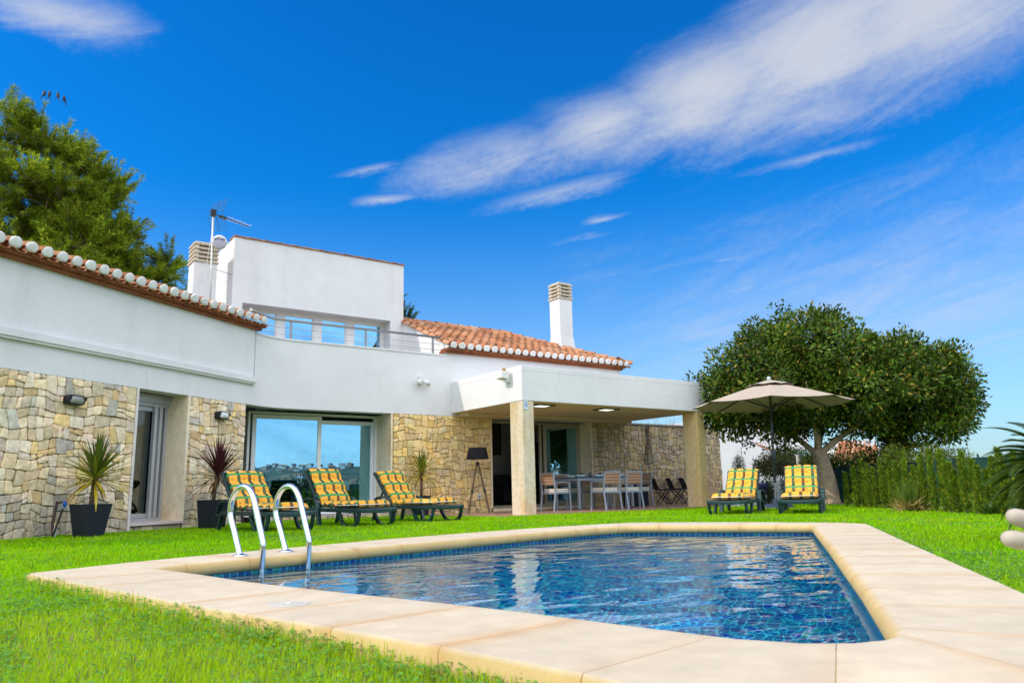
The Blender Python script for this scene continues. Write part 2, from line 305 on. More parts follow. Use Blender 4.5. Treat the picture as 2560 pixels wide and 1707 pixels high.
def coping():
    mb = MB(); n = len(INNER); base = (.55, .46, .335); org = (.50, .27, .09); yel_shade = (.58, .41, .17)
    carry = 0.0
    # cumulative stations along the inner loop, slabs cut every ~0.45 m of the mid line
    st = []
    for i in range(n):
        a = Vector(INNER[i]); b = Vector(INNER[(i + 1) % n]); oa = Vector(OUTER[i]); ob = Vector(OUTER[(i + 1) % n])
        L = ((a - b).length + (oa - ob).length) / 2; k = max(1, int(L / .06))
        for j in range(k): t = j / k; st.append((a.lerp(b, t), oa.lerp(ob, t), L / k))
    slabs = []; cur = [st[0]]; acc = 0
    for s_ in st[1:] + [st[0]]:
        acc += cur[-1][2]; cur.append(s_)
        if acc > .46: slabs.append(cur); cur = [s_]; acc = 0
    if len(cur) > 1: slabs.append(cur)
    prof = [(1.0, -.06), (1.0, .066), (.985, .08), ('m', .06, .08), ('m', 0, .08), ('m', -.033, .067), ('m', -.047, .034), ('m', -.034, .002), ('m', 0, -.012), ('m', .09, -.012)]
    for sl in slabs:
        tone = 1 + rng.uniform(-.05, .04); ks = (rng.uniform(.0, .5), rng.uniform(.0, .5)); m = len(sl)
        T = [sl[0][0]] ; rings = []; cols = []
        for j, (pi, po, _) in enumerate(sl):
            if j == 0: d = (sl[1][0] - pi); e_ = (sl[1][1] - po)
            elif j == m - 1: d = (sl[-2][0] - pi); e_ = (sl[-2][1] - po)
            else: d = e_ = None
            if d is not None:
                pi = pi + d.normalized() * .0012 if d.length > 1e-6 else pi; po = po + e_.normalized() * .0012 if e_.length > 1e-6 else po
            dr = (po - pi); W = dr.length; dr = dr / W
            ring = []; rc = []
            dist0 = j * .06; dist1 = (m - 1 - j) * .06
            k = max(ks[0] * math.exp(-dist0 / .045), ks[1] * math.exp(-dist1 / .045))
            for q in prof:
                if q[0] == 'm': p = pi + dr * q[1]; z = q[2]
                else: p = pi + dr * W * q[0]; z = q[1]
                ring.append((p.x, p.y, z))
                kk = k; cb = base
                if z < .07: cb = yel_shade; kk = k * 1.0  # bullnose and outer faces: warm reflected shade painted in as yellow
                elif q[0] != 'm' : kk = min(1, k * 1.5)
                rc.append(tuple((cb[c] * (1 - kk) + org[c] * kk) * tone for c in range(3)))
            rings.append(ring); cols.append(rc)
        P = len(prof); vs = [p for r_ in rings for p in r_]; b = len(mb.v); mb.v.extend(vs)
        for j in range(m - 1):
            for q in range(P - 1):
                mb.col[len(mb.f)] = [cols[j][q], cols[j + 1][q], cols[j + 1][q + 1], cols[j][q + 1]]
                mb.f.append([b + j * P + q, b + (j + 1) * P + q, b + (j + 1) * P + q + 1, b + j * P + q + 1])
        for j in (0, m - 1):
            f = [b + j * P + q for q in range(P)]; mb.col[len(mb.f)] = org; mb.f.append(f if j else f[::-1])
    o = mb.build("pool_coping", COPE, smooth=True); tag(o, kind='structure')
    em = o.modifiers.new("split", 'EDGE_SPLIT'); em.split_angle = R(50)
    # bedding under the slabs
    mb = MB()
    for i in range(n):
        j = (i + 1) % n; a, b_, c, d = [Vector(p) for p in (INNER[i], INNER[j], OUTER[j], OUTER[i])]
        l = lambda p, q, t: p.lerp(q, t)
        a2, b2, c2, d2 = l(a, d, .1), l(b_, c, .1), l(c, b_, .03), l(d, a, .03)
        mb.quad((a2.x, a2.y, .0786), (b2.x, b2.y, .0786), (c2.x, c2.y, .0786), (d2.x, d2.y, .0786))
    tag(mb.build("coping_bed", mat("joint_mortar", (.42, .26, .10), .95)), kind='structure')
coping()
# basin of small blue tiles
def basin():
    m = bpy.data.materials.new("blue_mosaic"); m.use_nodes = True; n = m.node_tree.nodes; l = m.node_tree.links; b = n["Principled BSDF"]
    uv = n.new("ShaderNodeUVMap"); sp = n.new("ShaderNodeSeparateXYZ"); l.new(uv.outputs[0], sp.inputs[0])
    def mth(op, a, c=None):
        q = n.new("ShaderNodeMath"); q.operation = op
        for i, v in enumerate((a, c)):
            if v is None: continue
            if isinstance(v, (int, float)): q.inputs[i].default_value = v
            else: l.new(v, q.inputs[i])
        return q.outputs[0]
    T = .058
    fx = mth('DIVIDE', sp.outputs[0], T); fy = mth('DIVIDE', sp.outputs[1], T)
    g1 = mth('LESS_THAN', mth('FRACT', fx), .16); g2 = mth('LESS_THAN', mth('FRACT', fy), .16); gr = mth('MAXIMUM', g1, g2)
    cb = n.new("ShaderNodeCombineXYZ"); l.new(mth('FLOOR', fx), cb.inputs[0]); l.new(mth('FLOOR', fy), cb.inputs[1])
    wn_ = n.new("ShaderNodeTexWhiteNoise"); l.new(cb.outputs[0], wn_.inputs[0])
    rp = n.new("ShaderNodeValToRGB"); cr = rp.color_ramp; cr.interpolation = 'CONSTANT'
    cl_ = [(0, (.003, .11, .34)), (.30, (.004, .17, .43)), (.55, (.003, .06, .30)), (.74, (.008, .24, .42)), (.90, (.006, .04, .48)), (.965, (.01, .50, .36))]
    while len(cr.elements) < len(cl_): cr.elements.new(.5)
    for e, (p, c) in zip(cr.elements, cl_): e.position = p; e.color = (*c, 1)
    l.new(wn_.outputs[0], rp.inputs[0])
    x = n.new("ShaderNodeMix"); x.data_type = 'RGBA'; l.new(gr, x.inputs[0]); l.new(rp.outputs[0], x.inputs[6]); x.inputs[7].default_value = (.18, .78, .88, 1)
    l.new(x.outputs[2], b.inputs['Base Color']); b.inputs['Roughness'].default_value = .25
    mb = MB(); n_ = len(INNER); cen = Vector((4.2, 4.2)); ring = []
    for p in INNER:
        q = Vector(p); d = (q - cen).normalized(); q = q + d * .03; ring.append(q)
    acc = 0; zb = -1.25
    for i in range(n_):
        a, c = ring[i], ring[(i + 1) % n_]; L = (a - c).length
        mb.quad((a.x, a.y, .0), (c.x, c.y, .0), (c.x, c.y, zb), (a.x, a.y, zb), uv=[(acc, 0), (acc + L, 0), (acc + L, zb), (acc, zb)]); acc += L
    ca, sa = math.cos(R(35)), math.sin(R(35))
    mb.add([(p.x, p.y, zb) for p in ring], [list(range(n_))], [[(p.x * ca + p.y * sa, -p.x * sa + p.y * ca) for p in ring]])
    tag(mb.build("pool_basin", m), kind='structure')
    w = bpy.data.materials.new("pool_water"); w.use_nodes = True; n = w.node_tree.nodes; l = w.node_tree.links; b = n["Principled BSDF"]
    b.inputs['Base Color'].default_value = (.16, .84, 1.0, 1); b.inputs['Roughness'].default_value = .0; b.inputs['IOR'].default_value = 1.28; b.inputs['Transmission Weight'].default_value = 1.0
    g = n.new("ShaderNodeNewGeometry"); mp = n.new("ShaderNodeMapping"); mp.inputs['Rotation'].default_value = (0, 0, R(-35)); mp.inputs['Scale'].default_value = (1.0, 1.7, 1); l.new(g.outputs['Position'], mp.inputs[0])
    n1 = N(n, "ShaderNodeTexNoise", **{'Scale': 2.7, 'Detail': 1.5, 'Roughness': .35}); l.new(mp.outputs[0], n1.inputs[0])
    n2 = N(n, "ShaderNodeTexNoise", **{'Scale': 9.0, 'Detail': 2.0, 'Roughness': .5, 'Distortion': .4}); l.new(mp.outputs[0], n2.inputs[0])
    s1 = n.new("ShaderNodeMath"); s1.operation = 'MULTIPLY_ADD'; l.new(n2.outputs[0], s1.inputs[0]); s1.inputs[1].default_value = .05; l.new(n1.outputs[0], s1.inputs[2])
    bp = n.new("ShaderNodeBump"); bp.inputs['Strength'].default_value = 1; bp.inputs['Distance'].default_value = .016; l.new(s1.outputs[0], bp.inputs['Height']); l.new(bp.outputs[0], b.inputs['Normal'])
    mb = MB(); mb.add([(p.x, p.y, -.024) for p in ring], [list(range(n_))]); tag(mb.build("pool_water", w), kind='structure')
basin()
MID = [tuple(Vector(a).lerp(Vector(b), .6)) for a, b in zip(INNER, OUTER)]
def sheet(name, outer, hole, z, m):
    loops = [[Vector((*p, 0)) for p in outer]] + ([[Vector((*p, 0)) for p in hole]] if hole else [])
    tris = tessellate_polygon(loops); pts = [p for lp in loops for p in lp]
    me = bpy.data.meshes.new(name); me.from_pydata([(p.x, p.y, z) for p in pts], [], [list(t) for t in tris]); me.materials.append(m)
    bm = bmesh.new(); bm.from_mesh(me); bmesh.ops.recalc_face_normals(bm, faces=bm.faces)
    for f in bm.faces:
        if f.normal.z < 0: f.normal_flip()
    bm.to_mesh(me); bm.free()
    o = bpy.data.objects.new(name, me); COL.objects.link(o); return tag(o, kind='structure')
SOIL = mat("lawn_soil", (.12, .20, .02), .95, var=.35, vs=7)
sheet("lawn", [(-40, -25), (24, -25), (24, 45), (-40, 45)], MID, 0.0, SOIL)
sheet("far_ground", [(-4000, -4000), (4000, -4000), (4000, 4000), (-4000, 4000)], None, -3.0, mat("dry_land", (.16, .15, .08), .95, var=.3, vs=.02))
# terrace floor
TILE = mat("terrace_tile", (.42, .24, .17), .28, var=.12, vs=3, spec=.5)
mb = MB(); step = .45; x = 8.35
while x < 19.2:
    y = 12.05
    while y < 15.2: mb.box(x + .003, min(x + step, 19.2) - .003, y + .003, min(y + step, 15.2) - .003, -.02, .03); y += step
    x += step
tag(mb.build("terrace_floor", TILE), kind='structure')
tag(MB().box(8.36, 19.19, 12.06, 15.19, -.05, .024).build("terrace_slab", mat("floor_grout", (.25, .2, .16))), kind='structure')
# far hills: right of the hedge, and the valley side the window panes mirror
def ridge(name, a0, a1, rad, h0, h1, seed, m, base=-3.0, rise=250):
    r_ = random.Random(seed); k = 140; vs = []; fs = []; ph = [r_.uniform(0, 6) for _ in range(5)]
    for i in range(k + 1):
        t = i / k; a = R(a0 + (a1 - a0) * t); h = h0 + (h1 - h0) * (.5 + .26 * math.sin(5 * t + ph[0]) + .16 * math.sin(13 * t + ph[1]) + .08 * math.sin(31 * t + ph[2]) + .05 * math.sin(67 * t + ph[3]))
        h *= min(1, t * 6, (1 - t) * 6) ** .5
        for f_, hh in ((0, 0), (.25, .35), (.55, .75), (.8, .95), (1, 1), (1.5, .6)):
            rr = rad + rise * f_ * rad / 500; vs.append((rr * math.sin(a), rr * math.cos(a), base + h * hh + (3 * math.sin(40 * t * (1 + f_) + f_ * 9) * (.02 * h) if 0 < f_ < 1 else 0)))
    for i in range(k):
        for j in range(5): fs.append([i * 6 + j, (i + 1) * 6 + j, (i + 1) * 6 + j + 1, i * 6 + j + 1])
    mb = MB(); mb.add(vs, fs); return tag(mb.build(name, m, smooth=True), kind='structure')
HILL = mat("scrub_hillside", (.07, .085, .05), .95, var=.5, vs=.02, col2=(.17, .15, .10))
ridge("hills", 40, 110, 1500, 14, 34, 3, mat("distant_hills", (.16, .22, .30), .95, var=.15, vs=.01))  # distance haze is put into the blue-grey base colour
ridge("valley_hillside", 120, 300, 900, 44, 66, 5, HILL)
# ------------------------------------------------------------------ the villa
AL = R(34.447); dL = Vector((math.cos(AL), math.sin(AL))); nL = Vector((math.sin(AL), -math.cos(AL))); K = Vector((4.97, 15.2)); FY = 15.2
VO = Vector((5.0, 15.2, 0.0))
villa = thing("villa", VO, "white stucco villa with stone cladding, terracotta roofs and a covered terrace beyond the pool", "villa")
def vb(mb, name, m, **k):
    par = k.pop('parent', villa); return mb.build(name, m, par, off=VO if par is villa else None, **k) if par is villa else mb.build(name, m, par, off=VO, **k)
def wing(t, d=0.0, z=None):
    p = K - dL * t + nL * d
    return (p.x, p.y) if z is None else (p.x, p.y, z)
def strip(mb, poly, nrm, thick, z0, z1):
    """wall along poly (outer face), thickness inward"""
    n = len(poly); O = [Vector(p) for p in poly]; I = [O[i] - Vector(nrm[i]) * thick for i in range(n)]
    vs = [(p.x, p.y, z) for z in (z0, z1) for p in O] + [(p.x, p.y, z) for z in (z0, z1) for p in I]
    fs = []
    for i in range(n - 1):
        a, b = i, i + 1
        fs += [[a, b, n + b, n + a], [2 * n + b, 2 * n + a, 3 * n + a, 3 * n + b], [n + a, n + b, 3 * n + b, 3 * n + a], [b, a, 2 * n + a, 2 * n + b]]
    fs += [[0, n, 3 * n, 2 * n], [n - 1, 3 * n - 1, 4 * n - 1, 2 * n - 1]]
    mb.add(vs, fs)
A_T = .55; RAD = A_T / math.tan(AL / 2); Cc = Vector(wing(A_T)) + nL * RAD
arc = []; arcn = []
for i in range(13):
    a = AL * (1 - i / 12); nn = Vector((math.sin(a), -math.cos(a))); p = Cc - nn * RAD; arc.append((p.x, p.y)); arcn.append(nn)
ZS = 2.265; ZP = 3.69; ZE = 3.78; TL = 8.2
mb = MB()
strip(mb, [wing(TL), wing(A_T)], [nL, nL], .3, ZS, ZE)
strip(mb, arc + [(9.06, FY)], arcn + [Vector((0, -1))], .3, ZS, ZP)
strip(mb, [(9.06, FY), (14.79, FY)], [Vector((0, -1))] * 2, .3, ZS, ZE)
mb.box(14.49, 14.788, FY + .3, 22, 0, ZE); mb.box(-6, 14.788, 22, 22.3, -.1, 4.2)
vb(mb, "wall", WHITE)
# thin coping along the balcony parapet, ledge on the wing, hairline joint at the wing's end
mb = MB(); strip(mb, arc + [(9.06, FY)], arcn + [Vector((0, -1))], -.02, ZP - .005, ZP + .03); strip(mb, arc + [(9.06, FY)], arcn + [Vector((0, -1))], .32, ZP + .002, ZP + .028)
vb(mb, "parapet_cap", WHITE)
mb = MB(); strip(mb, [wing(TL, .001), wing(.60, .001)], [nL, nL], -.085, 2.70, 2.80); strip(mb, [wing(TL, .001), wing(.60, .001)], [nL, nL], -.06, 2.665, 2.70)
vb(mb, "ledge", WHITE)
mb = MB(); strip(mb, [wing(.60, .001), wing(.575, .001)], [nL, nL], -.004, 2.80, 3.75); vb(mb, "expansion_joint", mat("grey_sealant", (.45, .46, .48)))
# backing behind the stone, with the openings left out
D1, D0 = 3.37, 2.285        # wing door: t of left and right edge
TW = .765                   # t of the pilaster edge at the big window
mb = MB()
for a, b, z0, z1 in ((TL, D1, -.1, ZS), (D1, D0, -.1, .09), (D0, TW, -.1, ZS)):
    strip(mb, [wing(a, -.03), wing(b, -.03)], [nL, nL], .4, z0, z1 - .002)
for a, b, z0, z1 in ((7.68, 10.37, -.1, ZS), (13.61, 14.785, -.1, ZS), (4.7, 7.68, -.1, .10), (10.37, 13.61, -.1, .028)):
    mb.box(a, b, FY + .03, FY + .7, z0, z1 - .002)
vb(mb, "backing_wall", MORTAR)

def stones(rect, place, pal, low=None, stain=None, seed=1, amin=.016, amax=.056):
    """polygonal rubble: big random cells cut into stones, each with its own joint, chamfer and colour"""
    r_ = random.Random(seed); u0, u1, v0, v1 = rect
    def clip(poly, p, n):
        out = []
        for i in range(len(poly)):
            a, b = poly[i], poly[(i + 1) % len(poly)]; da, db = (a - p).dot(n), (b - p).dot(n)
            if da <= 0: out.append(a)
            if da * db < 0: out.append(a + (b - a) * (da / (da - db)))
        return out
    def area(p): return abs(sum(p[i].x * p[(i + 1) % len(p)].y - p[(i + 1) % len(p)].x * p[i].y for i in range(len(p)))) / 2
    R0 = [Vector((u0, v0)), Vector((u1, v0)), Vector((u1, v1)), Vector((u0, v1))]
    cells = []; rows = [v0]
    while rows[-1] < v1 - .2: rows.append(rows[-1] + r_.uniform(.26, .48))
    rows[-1] = v1
    if len(rows) < 2: rows = [v0, v1]
    for k in range(len(rows) - 1):      # staggered blocks, each then broken into stones
        u = u0 - r_.uniform(0, .4)
        while u < u1 - 1e-6:
            un = u + r_.uniform(.30, .75)
            if un > u1 - .15: un = u1
            ua = max(u, u0)
            if un > ua + .01: cells.append([Vector((ua, rows[k])), Vector((un, rows[k])), Vector((un, rows[k + 1])), Vector((ua, rows[k + 1]))])
            u = un
    ph = [r_.uniform(0, 6.28) for _ in range(8)]
    def warp(p):       # bends every joint a little, so that no course runs straight
        e = min(1, (p.x - u0) / .12, (u1 - p.x) / .12); f = min(1, (p.y - v0) / .12, (v1 - p.y) / .12)
        du = .020 * math.sin(7.3 * p.y + ph[0] + 2.1 * math.sin(3.1 * p.x + ph[1])) + .011 * math.sin(15 * p.y + 5 * p.x + ph[2])
        dv = .032 * math.sin(5.2 * p.x + ph[3] + 1.8 * math.sin(3.7 * p.y + ph[4])) + .016 * math.sin(12.5 * p.x - 4 * p.y + ph[5])
        return Vector((p.x + du * max(0, e), p.y + dv * max(0, f)))
    out = []
    def cut(p, thr):
        A = area(p)
        us = [q.x for q in p]; vs = [q.y for q in p]; w, h = max(us) - min(us), max(vs) - min(vs)
        if A < thr and max(w, h) / max(.01, min(w, h)) < 1.9 or A < .012: out.append(p); return
        c = sum(p, Vector((0, 0))) / len(p); t = r_.uniform(-.14, .14); off = r_.uniform(-.16, .16)
        if w > h * r_.uniform(.8, 1.25): n = Vector((math.cos(t), math.sin(t))); c = c + Vector((off * w, 0))
        else: n = Vector((-math.sin(t), math.cos(t))); c = c + Vector((0, off * h))
        a, b = clip(p, c, n), clip(p, c, -n)
        for q in (a, b):
            if len(q) >= 3 and area(q) > .0006: cut(q, r_.uniform(amin, amax))
    for p in cells: cut(p, r_.uniform(amin, amax))
    mb = MB()
    for p in out:
        if sum(p[i].x * p[(i + 1) % len(p)].y - p[(i + 1) % len(p)].x * p[i].y for i in range(len(p))) < 0: p = p[::-1]
        q = [p[i] for i in range(len(p)) if (p[i] - p[i - 1]).length > .004]
        if len(q) < 3: continue
        gap = r_.uniform(.002, .005); sub_ = []
        for i in range(len(q)):
            a_, b_ = q[i], q[(i + 1) % len(q)]; kk = max(1, int((b_ - a_).length / .14)); sub_ += [(a_.lerp(b_, j / kk), j == 0) for j in range(kk)]
        wp = [warp(v) for v, _ in sub_]; m0 = len(wp); ins = []
        for i in range(m0):
            e1 = (wp[i] - wp[i - 1]); e2 = (wp[(i + 1) % m0] - wp[i]); nn = Vector((-(e1.y + e2.y), e1.x + e2.x))
            if nn.length > 1e-6: ins.append((wp[i] + nn.normalized() * gap * (1.35 if sub_[i][1] else 1), sub_[i][1]))
        if len(ins) < 3 or area([p_ for p_, _ in ins]) < .0006: continue
        # rounded, slightly wavy outline
        rd = []
        for i in range(len(ins)):
            a, b, c = ins[i - 1][0], ins[i][0], ins[(i + 1) % len(ins)][0]
            if ins[i][1]:
                k1 = min(r_.uniform(.008, .022), (a - b).length * .3); k2 = min(r_.uniform(.008, .022), (c - b).length * .3)
                rd.append(b + (a - b).normalized() * k1); rd.append(b + (c - b).normalized() * k2)
            else: e = (c - a).normalized(); rd.append(b + Vector((-e.y, e.x)) * r_.uniform(0, .005))
        cen = sum(rd, Vector((0, 0))) / len(rd); h = r_.uniform(.022, .042)
        col = list(r_.choice(pal)); g = r_.uniform(.76, 1.16); col = [c * g * r_.uniform(.97, 1.03) for c in col]
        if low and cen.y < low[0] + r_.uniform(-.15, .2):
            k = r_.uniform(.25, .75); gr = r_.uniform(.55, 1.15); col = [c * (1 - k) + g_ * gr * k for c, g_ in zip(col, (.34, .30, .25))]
        if stain:
            for su, wd, lo, kk in stain:
                f = math.exp(-((cen.x - su) / wd) ** 2) * max(0, min(1, (cen.y - lo) / .5)) * kk; col = [c * (1 - f) for c in col]
        m = len(rd); vs = [place(q_.x, q_.y, -.02) for q_ in rd]
        vs += [place(q_.x, q_.y, h * .62 + r_.uniform(-.002, .002)) for q_ in rd]
        sh = []
        for q_ in rd: d = (cen - q_); sh.append(q_ + d.normalized() * min(.012, d.length * .3))
        vs += [place(q_.x, q_.y, h + r_.uniform(-.005, .004)) for q_ in sh]; vs.append(place(cen.x, cen.y, h + r_.uniform(-.004, .008)))
        fs = []
        for i in range(m):
            j = (i + 1) % m; fs += [[i, j, m + j, m + i], [m + i, m + j, 2 * m + j, 2 * m + i], [2 * m + i, 2 * m + j, 3 * m]]
        mb.add(vs, fs, None, tuple(col))
    return mb
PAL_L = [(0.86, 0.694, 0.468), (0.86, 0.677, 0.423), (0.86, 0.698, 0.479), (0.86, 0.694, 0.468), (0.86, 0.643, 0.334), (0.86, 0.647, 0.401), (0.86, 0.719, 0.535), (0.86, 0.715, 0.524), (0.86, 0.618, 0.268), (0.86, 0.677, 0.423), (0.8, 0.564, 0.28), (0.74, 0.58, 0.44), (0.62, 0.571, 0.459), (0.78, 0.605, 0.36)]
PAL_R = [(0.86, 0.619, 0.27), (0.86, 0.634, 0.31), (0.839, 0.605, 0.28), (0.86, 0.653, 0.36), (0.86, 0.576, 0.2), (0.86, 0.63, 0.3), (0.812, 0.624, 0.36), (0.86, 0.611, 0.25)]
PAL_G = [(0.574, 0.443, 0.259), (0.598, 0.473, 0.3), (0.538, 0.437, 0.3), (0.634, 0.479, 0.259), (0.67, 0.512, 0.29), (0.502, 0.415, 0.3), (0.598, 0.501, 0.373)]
pw = lambda u, v, h: (*wing(-u, -.03 + h), v)             # u = -t
pf = lambda u, v, h: (u, FY + .03 - h, v)
LOWS = (.42,)
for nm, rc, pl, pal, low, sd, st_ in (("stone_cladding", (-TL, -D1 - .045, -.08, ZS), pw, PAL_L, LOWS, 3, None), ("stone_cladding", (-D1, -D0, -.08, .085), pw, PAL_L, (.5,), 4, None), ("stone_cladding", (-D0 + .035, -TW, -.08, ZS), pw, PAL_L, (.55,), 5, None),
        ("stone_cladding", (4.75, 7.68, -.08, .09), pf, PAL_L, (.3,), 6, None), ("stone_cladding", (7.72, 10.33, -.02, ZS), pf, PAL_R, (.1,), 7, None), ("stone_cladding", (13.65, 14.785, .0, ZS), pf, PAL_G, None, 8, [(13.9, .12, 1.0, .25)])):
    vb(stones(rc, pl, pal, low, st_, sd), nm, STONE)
# garden wall running on from the house
gw = thing("garden_wall", (17, FY, 0), "freestanding sandstone rubble wall with dark streaks running from the terrace to the white neighbour", "wall")
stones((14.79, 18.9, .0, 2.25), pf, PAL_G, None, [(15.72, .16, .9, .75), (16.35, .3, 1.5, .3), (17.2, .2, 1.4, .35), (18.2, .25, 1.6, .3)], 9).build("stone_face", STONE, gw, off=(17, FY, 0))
MB().box(14.80, 18.89, FY + .03, FY + .38, -.1, 2.25).build("backing", MORTAR, gw, off=(17, FY, 0))
MB().box(14.80, 18.93, FY - .035, FY + .42, 2.252, 2.295).build("wall_cap", mat("grey_cap", (.33, .31, .28), .9, var=.25), gw, off=(17, FY, 0))
stones((0, .36, 0, 2.25), lambda u, v, h: (18.89 + h, FY + .03 + u, v), PAL_G, None, None, 10).build("stone_face", STONE, gw, off=(17, FY, 0))

# floors, ceilings and the rooms behind the glass
inw = lambda t, d: tuple(wing(t, -d))
poly = [inw(TL, .32), (4.85, 15.5), (9.9, 15.5), (9.9, 22), (-6, 22)]
vb(MB().prism(poly, 2.42, 2.62), "ceiling", INT_WALL)
vb(MB().prism([(9.9, 15.5), (14.49, 15.5), (14.49, 22), (9.9, 22)], 3.42, 3.55), "ceiling", INT_WALL)
vb(MB().prism([inw(TL, .44), (4.85, 15.9), (14.49, 15.9), (14.49, 22), (-6, 22)], -.02, .09), "interior_floor", mat("dark_floor_tile", (.12, .09, .07), .35, var=.1))
mb = MB(); mb.box(9.86, 9.94, 15.9, 22, .09, 3.4); mb.box(4.0, 9.86, 19.4, 19.5, .09, 2.42); mb.box(9.94, 14.49, 18.5, 18.6, .09, 3.42); mb.box(4.0, 4.1, 15.95, 19.4, .09, 2.42)
vb(mb, "partition", INT_WALL)
# wing door
def wpt(t, d, z): return (*wing(t, -d), z)
dr = MB()
mb = MB(); DD = .42
DJ = D0 + .015
mb.add([wpt(DJ, -.012, .13), wpt(DJ, DD + .1, .13), wpt(DJ, DD + .1, ZS), wpt(DJ, -.012, ZS), wpt(D0 - .04, -.012, .13), wpt(D0 - .04, DD + .1, .13), wpt(D0 - .04, DD + .1, ZS), wpt(D0 - .04, -.012, ZS)], [[0, 1, 2, 3], [4, 7, 6, 5], [0, 3, 7, 4]])
for z in (.72, 1.25, 1.78): mb.obox(wpt(DJ + .0005, .22, z), Vector((*(dL * .0012), 0)), Vector((*(nL * .22), 0)), (0, 0, .0018))
vb(mb, "door_jamb", JAMB)
mb = MB(); strip(mb, [wing(D1 + .045, .012), wing(D1, .012)], [nL, nL], .3, .0, ZS); vb(mb, "door_trim", PALE)
mb = MB(); strip(mb, [wing(D1 - .002, .05), wing(D0 + .002, .05)], [nL, nL], .5, .095, .135); vb(mb, "door_sill", mat("pink_marble", (.74, .62, .60), .4, var=.05))
def leaf(mbf, a, b, z0, z1, w, dep, thick=.05):
    """frame of four bars in the plane wing(t, -dep) from t=a (left) to t=b"""
    for t0, t1, q0, q1 in ((a, a - w, z0, z1), (b + w, b, z0, z1), (a - w, b + w, z0, z0 + w), (a - w, b + w, z1 - w, z1)):
        strip(mbf, [wing(t0, -dep), wing(t1, -dep)], [nL, nL], thick, q0, q1)
door = vb(MB(), "door", GFRAME)
f = MB(); leaf(f, D1 - .003, D0 + .018, .136, 2.12, .06, DD, .10); leaf(f, D1 - .07, 2.46, .2, 2.05, .07, DD + .03, .04)
strip(f, [wing(2.62, -(DD - .03)), wing(2.56, -(DD - .03))], [nL, nL], .06, .2, 2.06); strip(f, [wing(2.5, -(DD - .02)), wing(2.44, -(DD - .02))], [nL, nL], .06, .2, 2.06)
f.build("door_frame", GFRAME, door, off=VO)
f = MB(); strip(f, [wing(D1 - .004, -(DD - .04)), wing(D0 + .018, -(DD - .04))], [nL, nL], .2, 2.121, ZS - .003)
for z in (2.15, 2.19, 2.23): strip(f, [wing(D1 - .004, -(DD - .055)), wing(D0 + .018, -(DD - .055))], [nL, nL], .01, z, z + .022)
f.build("shutter_box", GFRAME, door, off=VO)
f = MB(); strip(f, [wing(D1 - .14, -(DD + .05)), wing(2.53, -(DD + .05))], [nL, nL], .006, .27, 1.98); f.build("glass", DGLASS, door, off=VO)
f = MB(); strip(f, [wing(D1 - .18, -(DD + .044)), wing(D1 - .37, -(DD + .044))], [nL, nL], .004, 1.38, 1.56); f.build("sticker", mat("pale_blue_paper", (.10, .45, .68), .6), door, off=VO)
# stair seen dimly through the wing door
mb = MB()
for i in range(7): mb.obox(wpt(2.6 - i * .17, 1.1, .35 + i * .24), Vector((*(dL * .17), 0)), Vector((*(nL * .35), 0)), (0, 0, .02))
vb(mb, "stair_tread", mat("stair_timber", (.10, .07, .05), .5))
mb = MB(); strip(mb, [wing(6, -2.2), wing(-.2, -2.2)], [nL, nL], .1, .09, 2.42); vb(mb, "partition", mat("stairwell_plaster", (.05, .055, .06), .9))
# big window
def gframe(mb, x0, x1, z0, z1, w, y, d=.06):
    for a, b, q0, q1 in ((x0, x0 + w, z0, z1), (x1 - w, x1, z0, z1), (x0 + w, x1 - w, z0, z0 + w), (x0 + w, x1 - w, z1 - w, z1)): mb.box(a, b, y, y + d, q0, q1)
WY = 15.90
win = vb(MB(), "window", WFRAME)
f = MB(); gframe(f, 4.72, 7.652, .10, ZS - .003, .05, WY, .14); gframe(f, 4.82, 6.33, .15, 2.20, .085, WY + .02, .05); gframe(f, 6.24, 7.62, .15, 2.13, .085, WY + .08, .05); f.build("window_frame", WFRAME, win, off=VO, bevel=.004)
f = MB(); f.box(4.905, 6.245, WY + .04, WY + .046, .235, 2.115); f.build("glass", GLASS, win, off=VO)
f = MB(); f.box(6.33, 7.535, WY + .10, WY + .106, .235, 2.045); f.build("glass", GLASS, win, off=VO)
mb = MB(); mb.box(7.655, 7.70, FY - .006, WY + .2, .10, ZS - .001)
vb(mb, "window_jamb", JAMB)
mb = MB(); mb.box(4.7, 7.654, FY + .002, WY - .01, .0915, .098); vb(mb, "window_sill", PALE)
# curtain and furniture in the room
mb = MB(); n_ = 26
for i in range(n_): a0, a1 = i / n_, (i + 1) / n_; x0, x1 = 4.95 + .33 * a0, 4.95 + .33 * a1; y0, y1 = 16.2 + .03 * math.sin(a0 * 34), 16.2 + .03 * math.sin(a1 * 34); mb.quad((x0, y0, .1), (x1, y1, .1), (x1 - .06 * a1, y1, 2.38), (x0 - .06 * a0, y0, 2.38))
tag(mb.build("curtain", mat("white_voile", (.8, .8, .8), .9, trans=.4), smooth=True), "white gathered curtain hanging inside the left pane of the large window", "curtain")
def picture(name, c, w, h, label, m, fm):
    t = thing(name, c, label, "picture"); mb = MB(); gframe(mb, -w / 2, w / 2, -h / 2, h / 2, .025, -.03, .03); mb.build("picture_frame", fm, t)
    MB().box(-w / 2 + .02, w / 2 - .02, -.012, -.004, -h / 2 + .02, h / 2 - .02).build("canvas", m, t); return t
picture("wall_picture", (8.55, 19.39, 1.62), .62, .5, "framed picture on the wall seen through the right pane of the large window", mat("faded_print", (.4, .45, .5), .8, var=.4, vs=6), mat("dark_frame", (.05, .05, .06), .5))
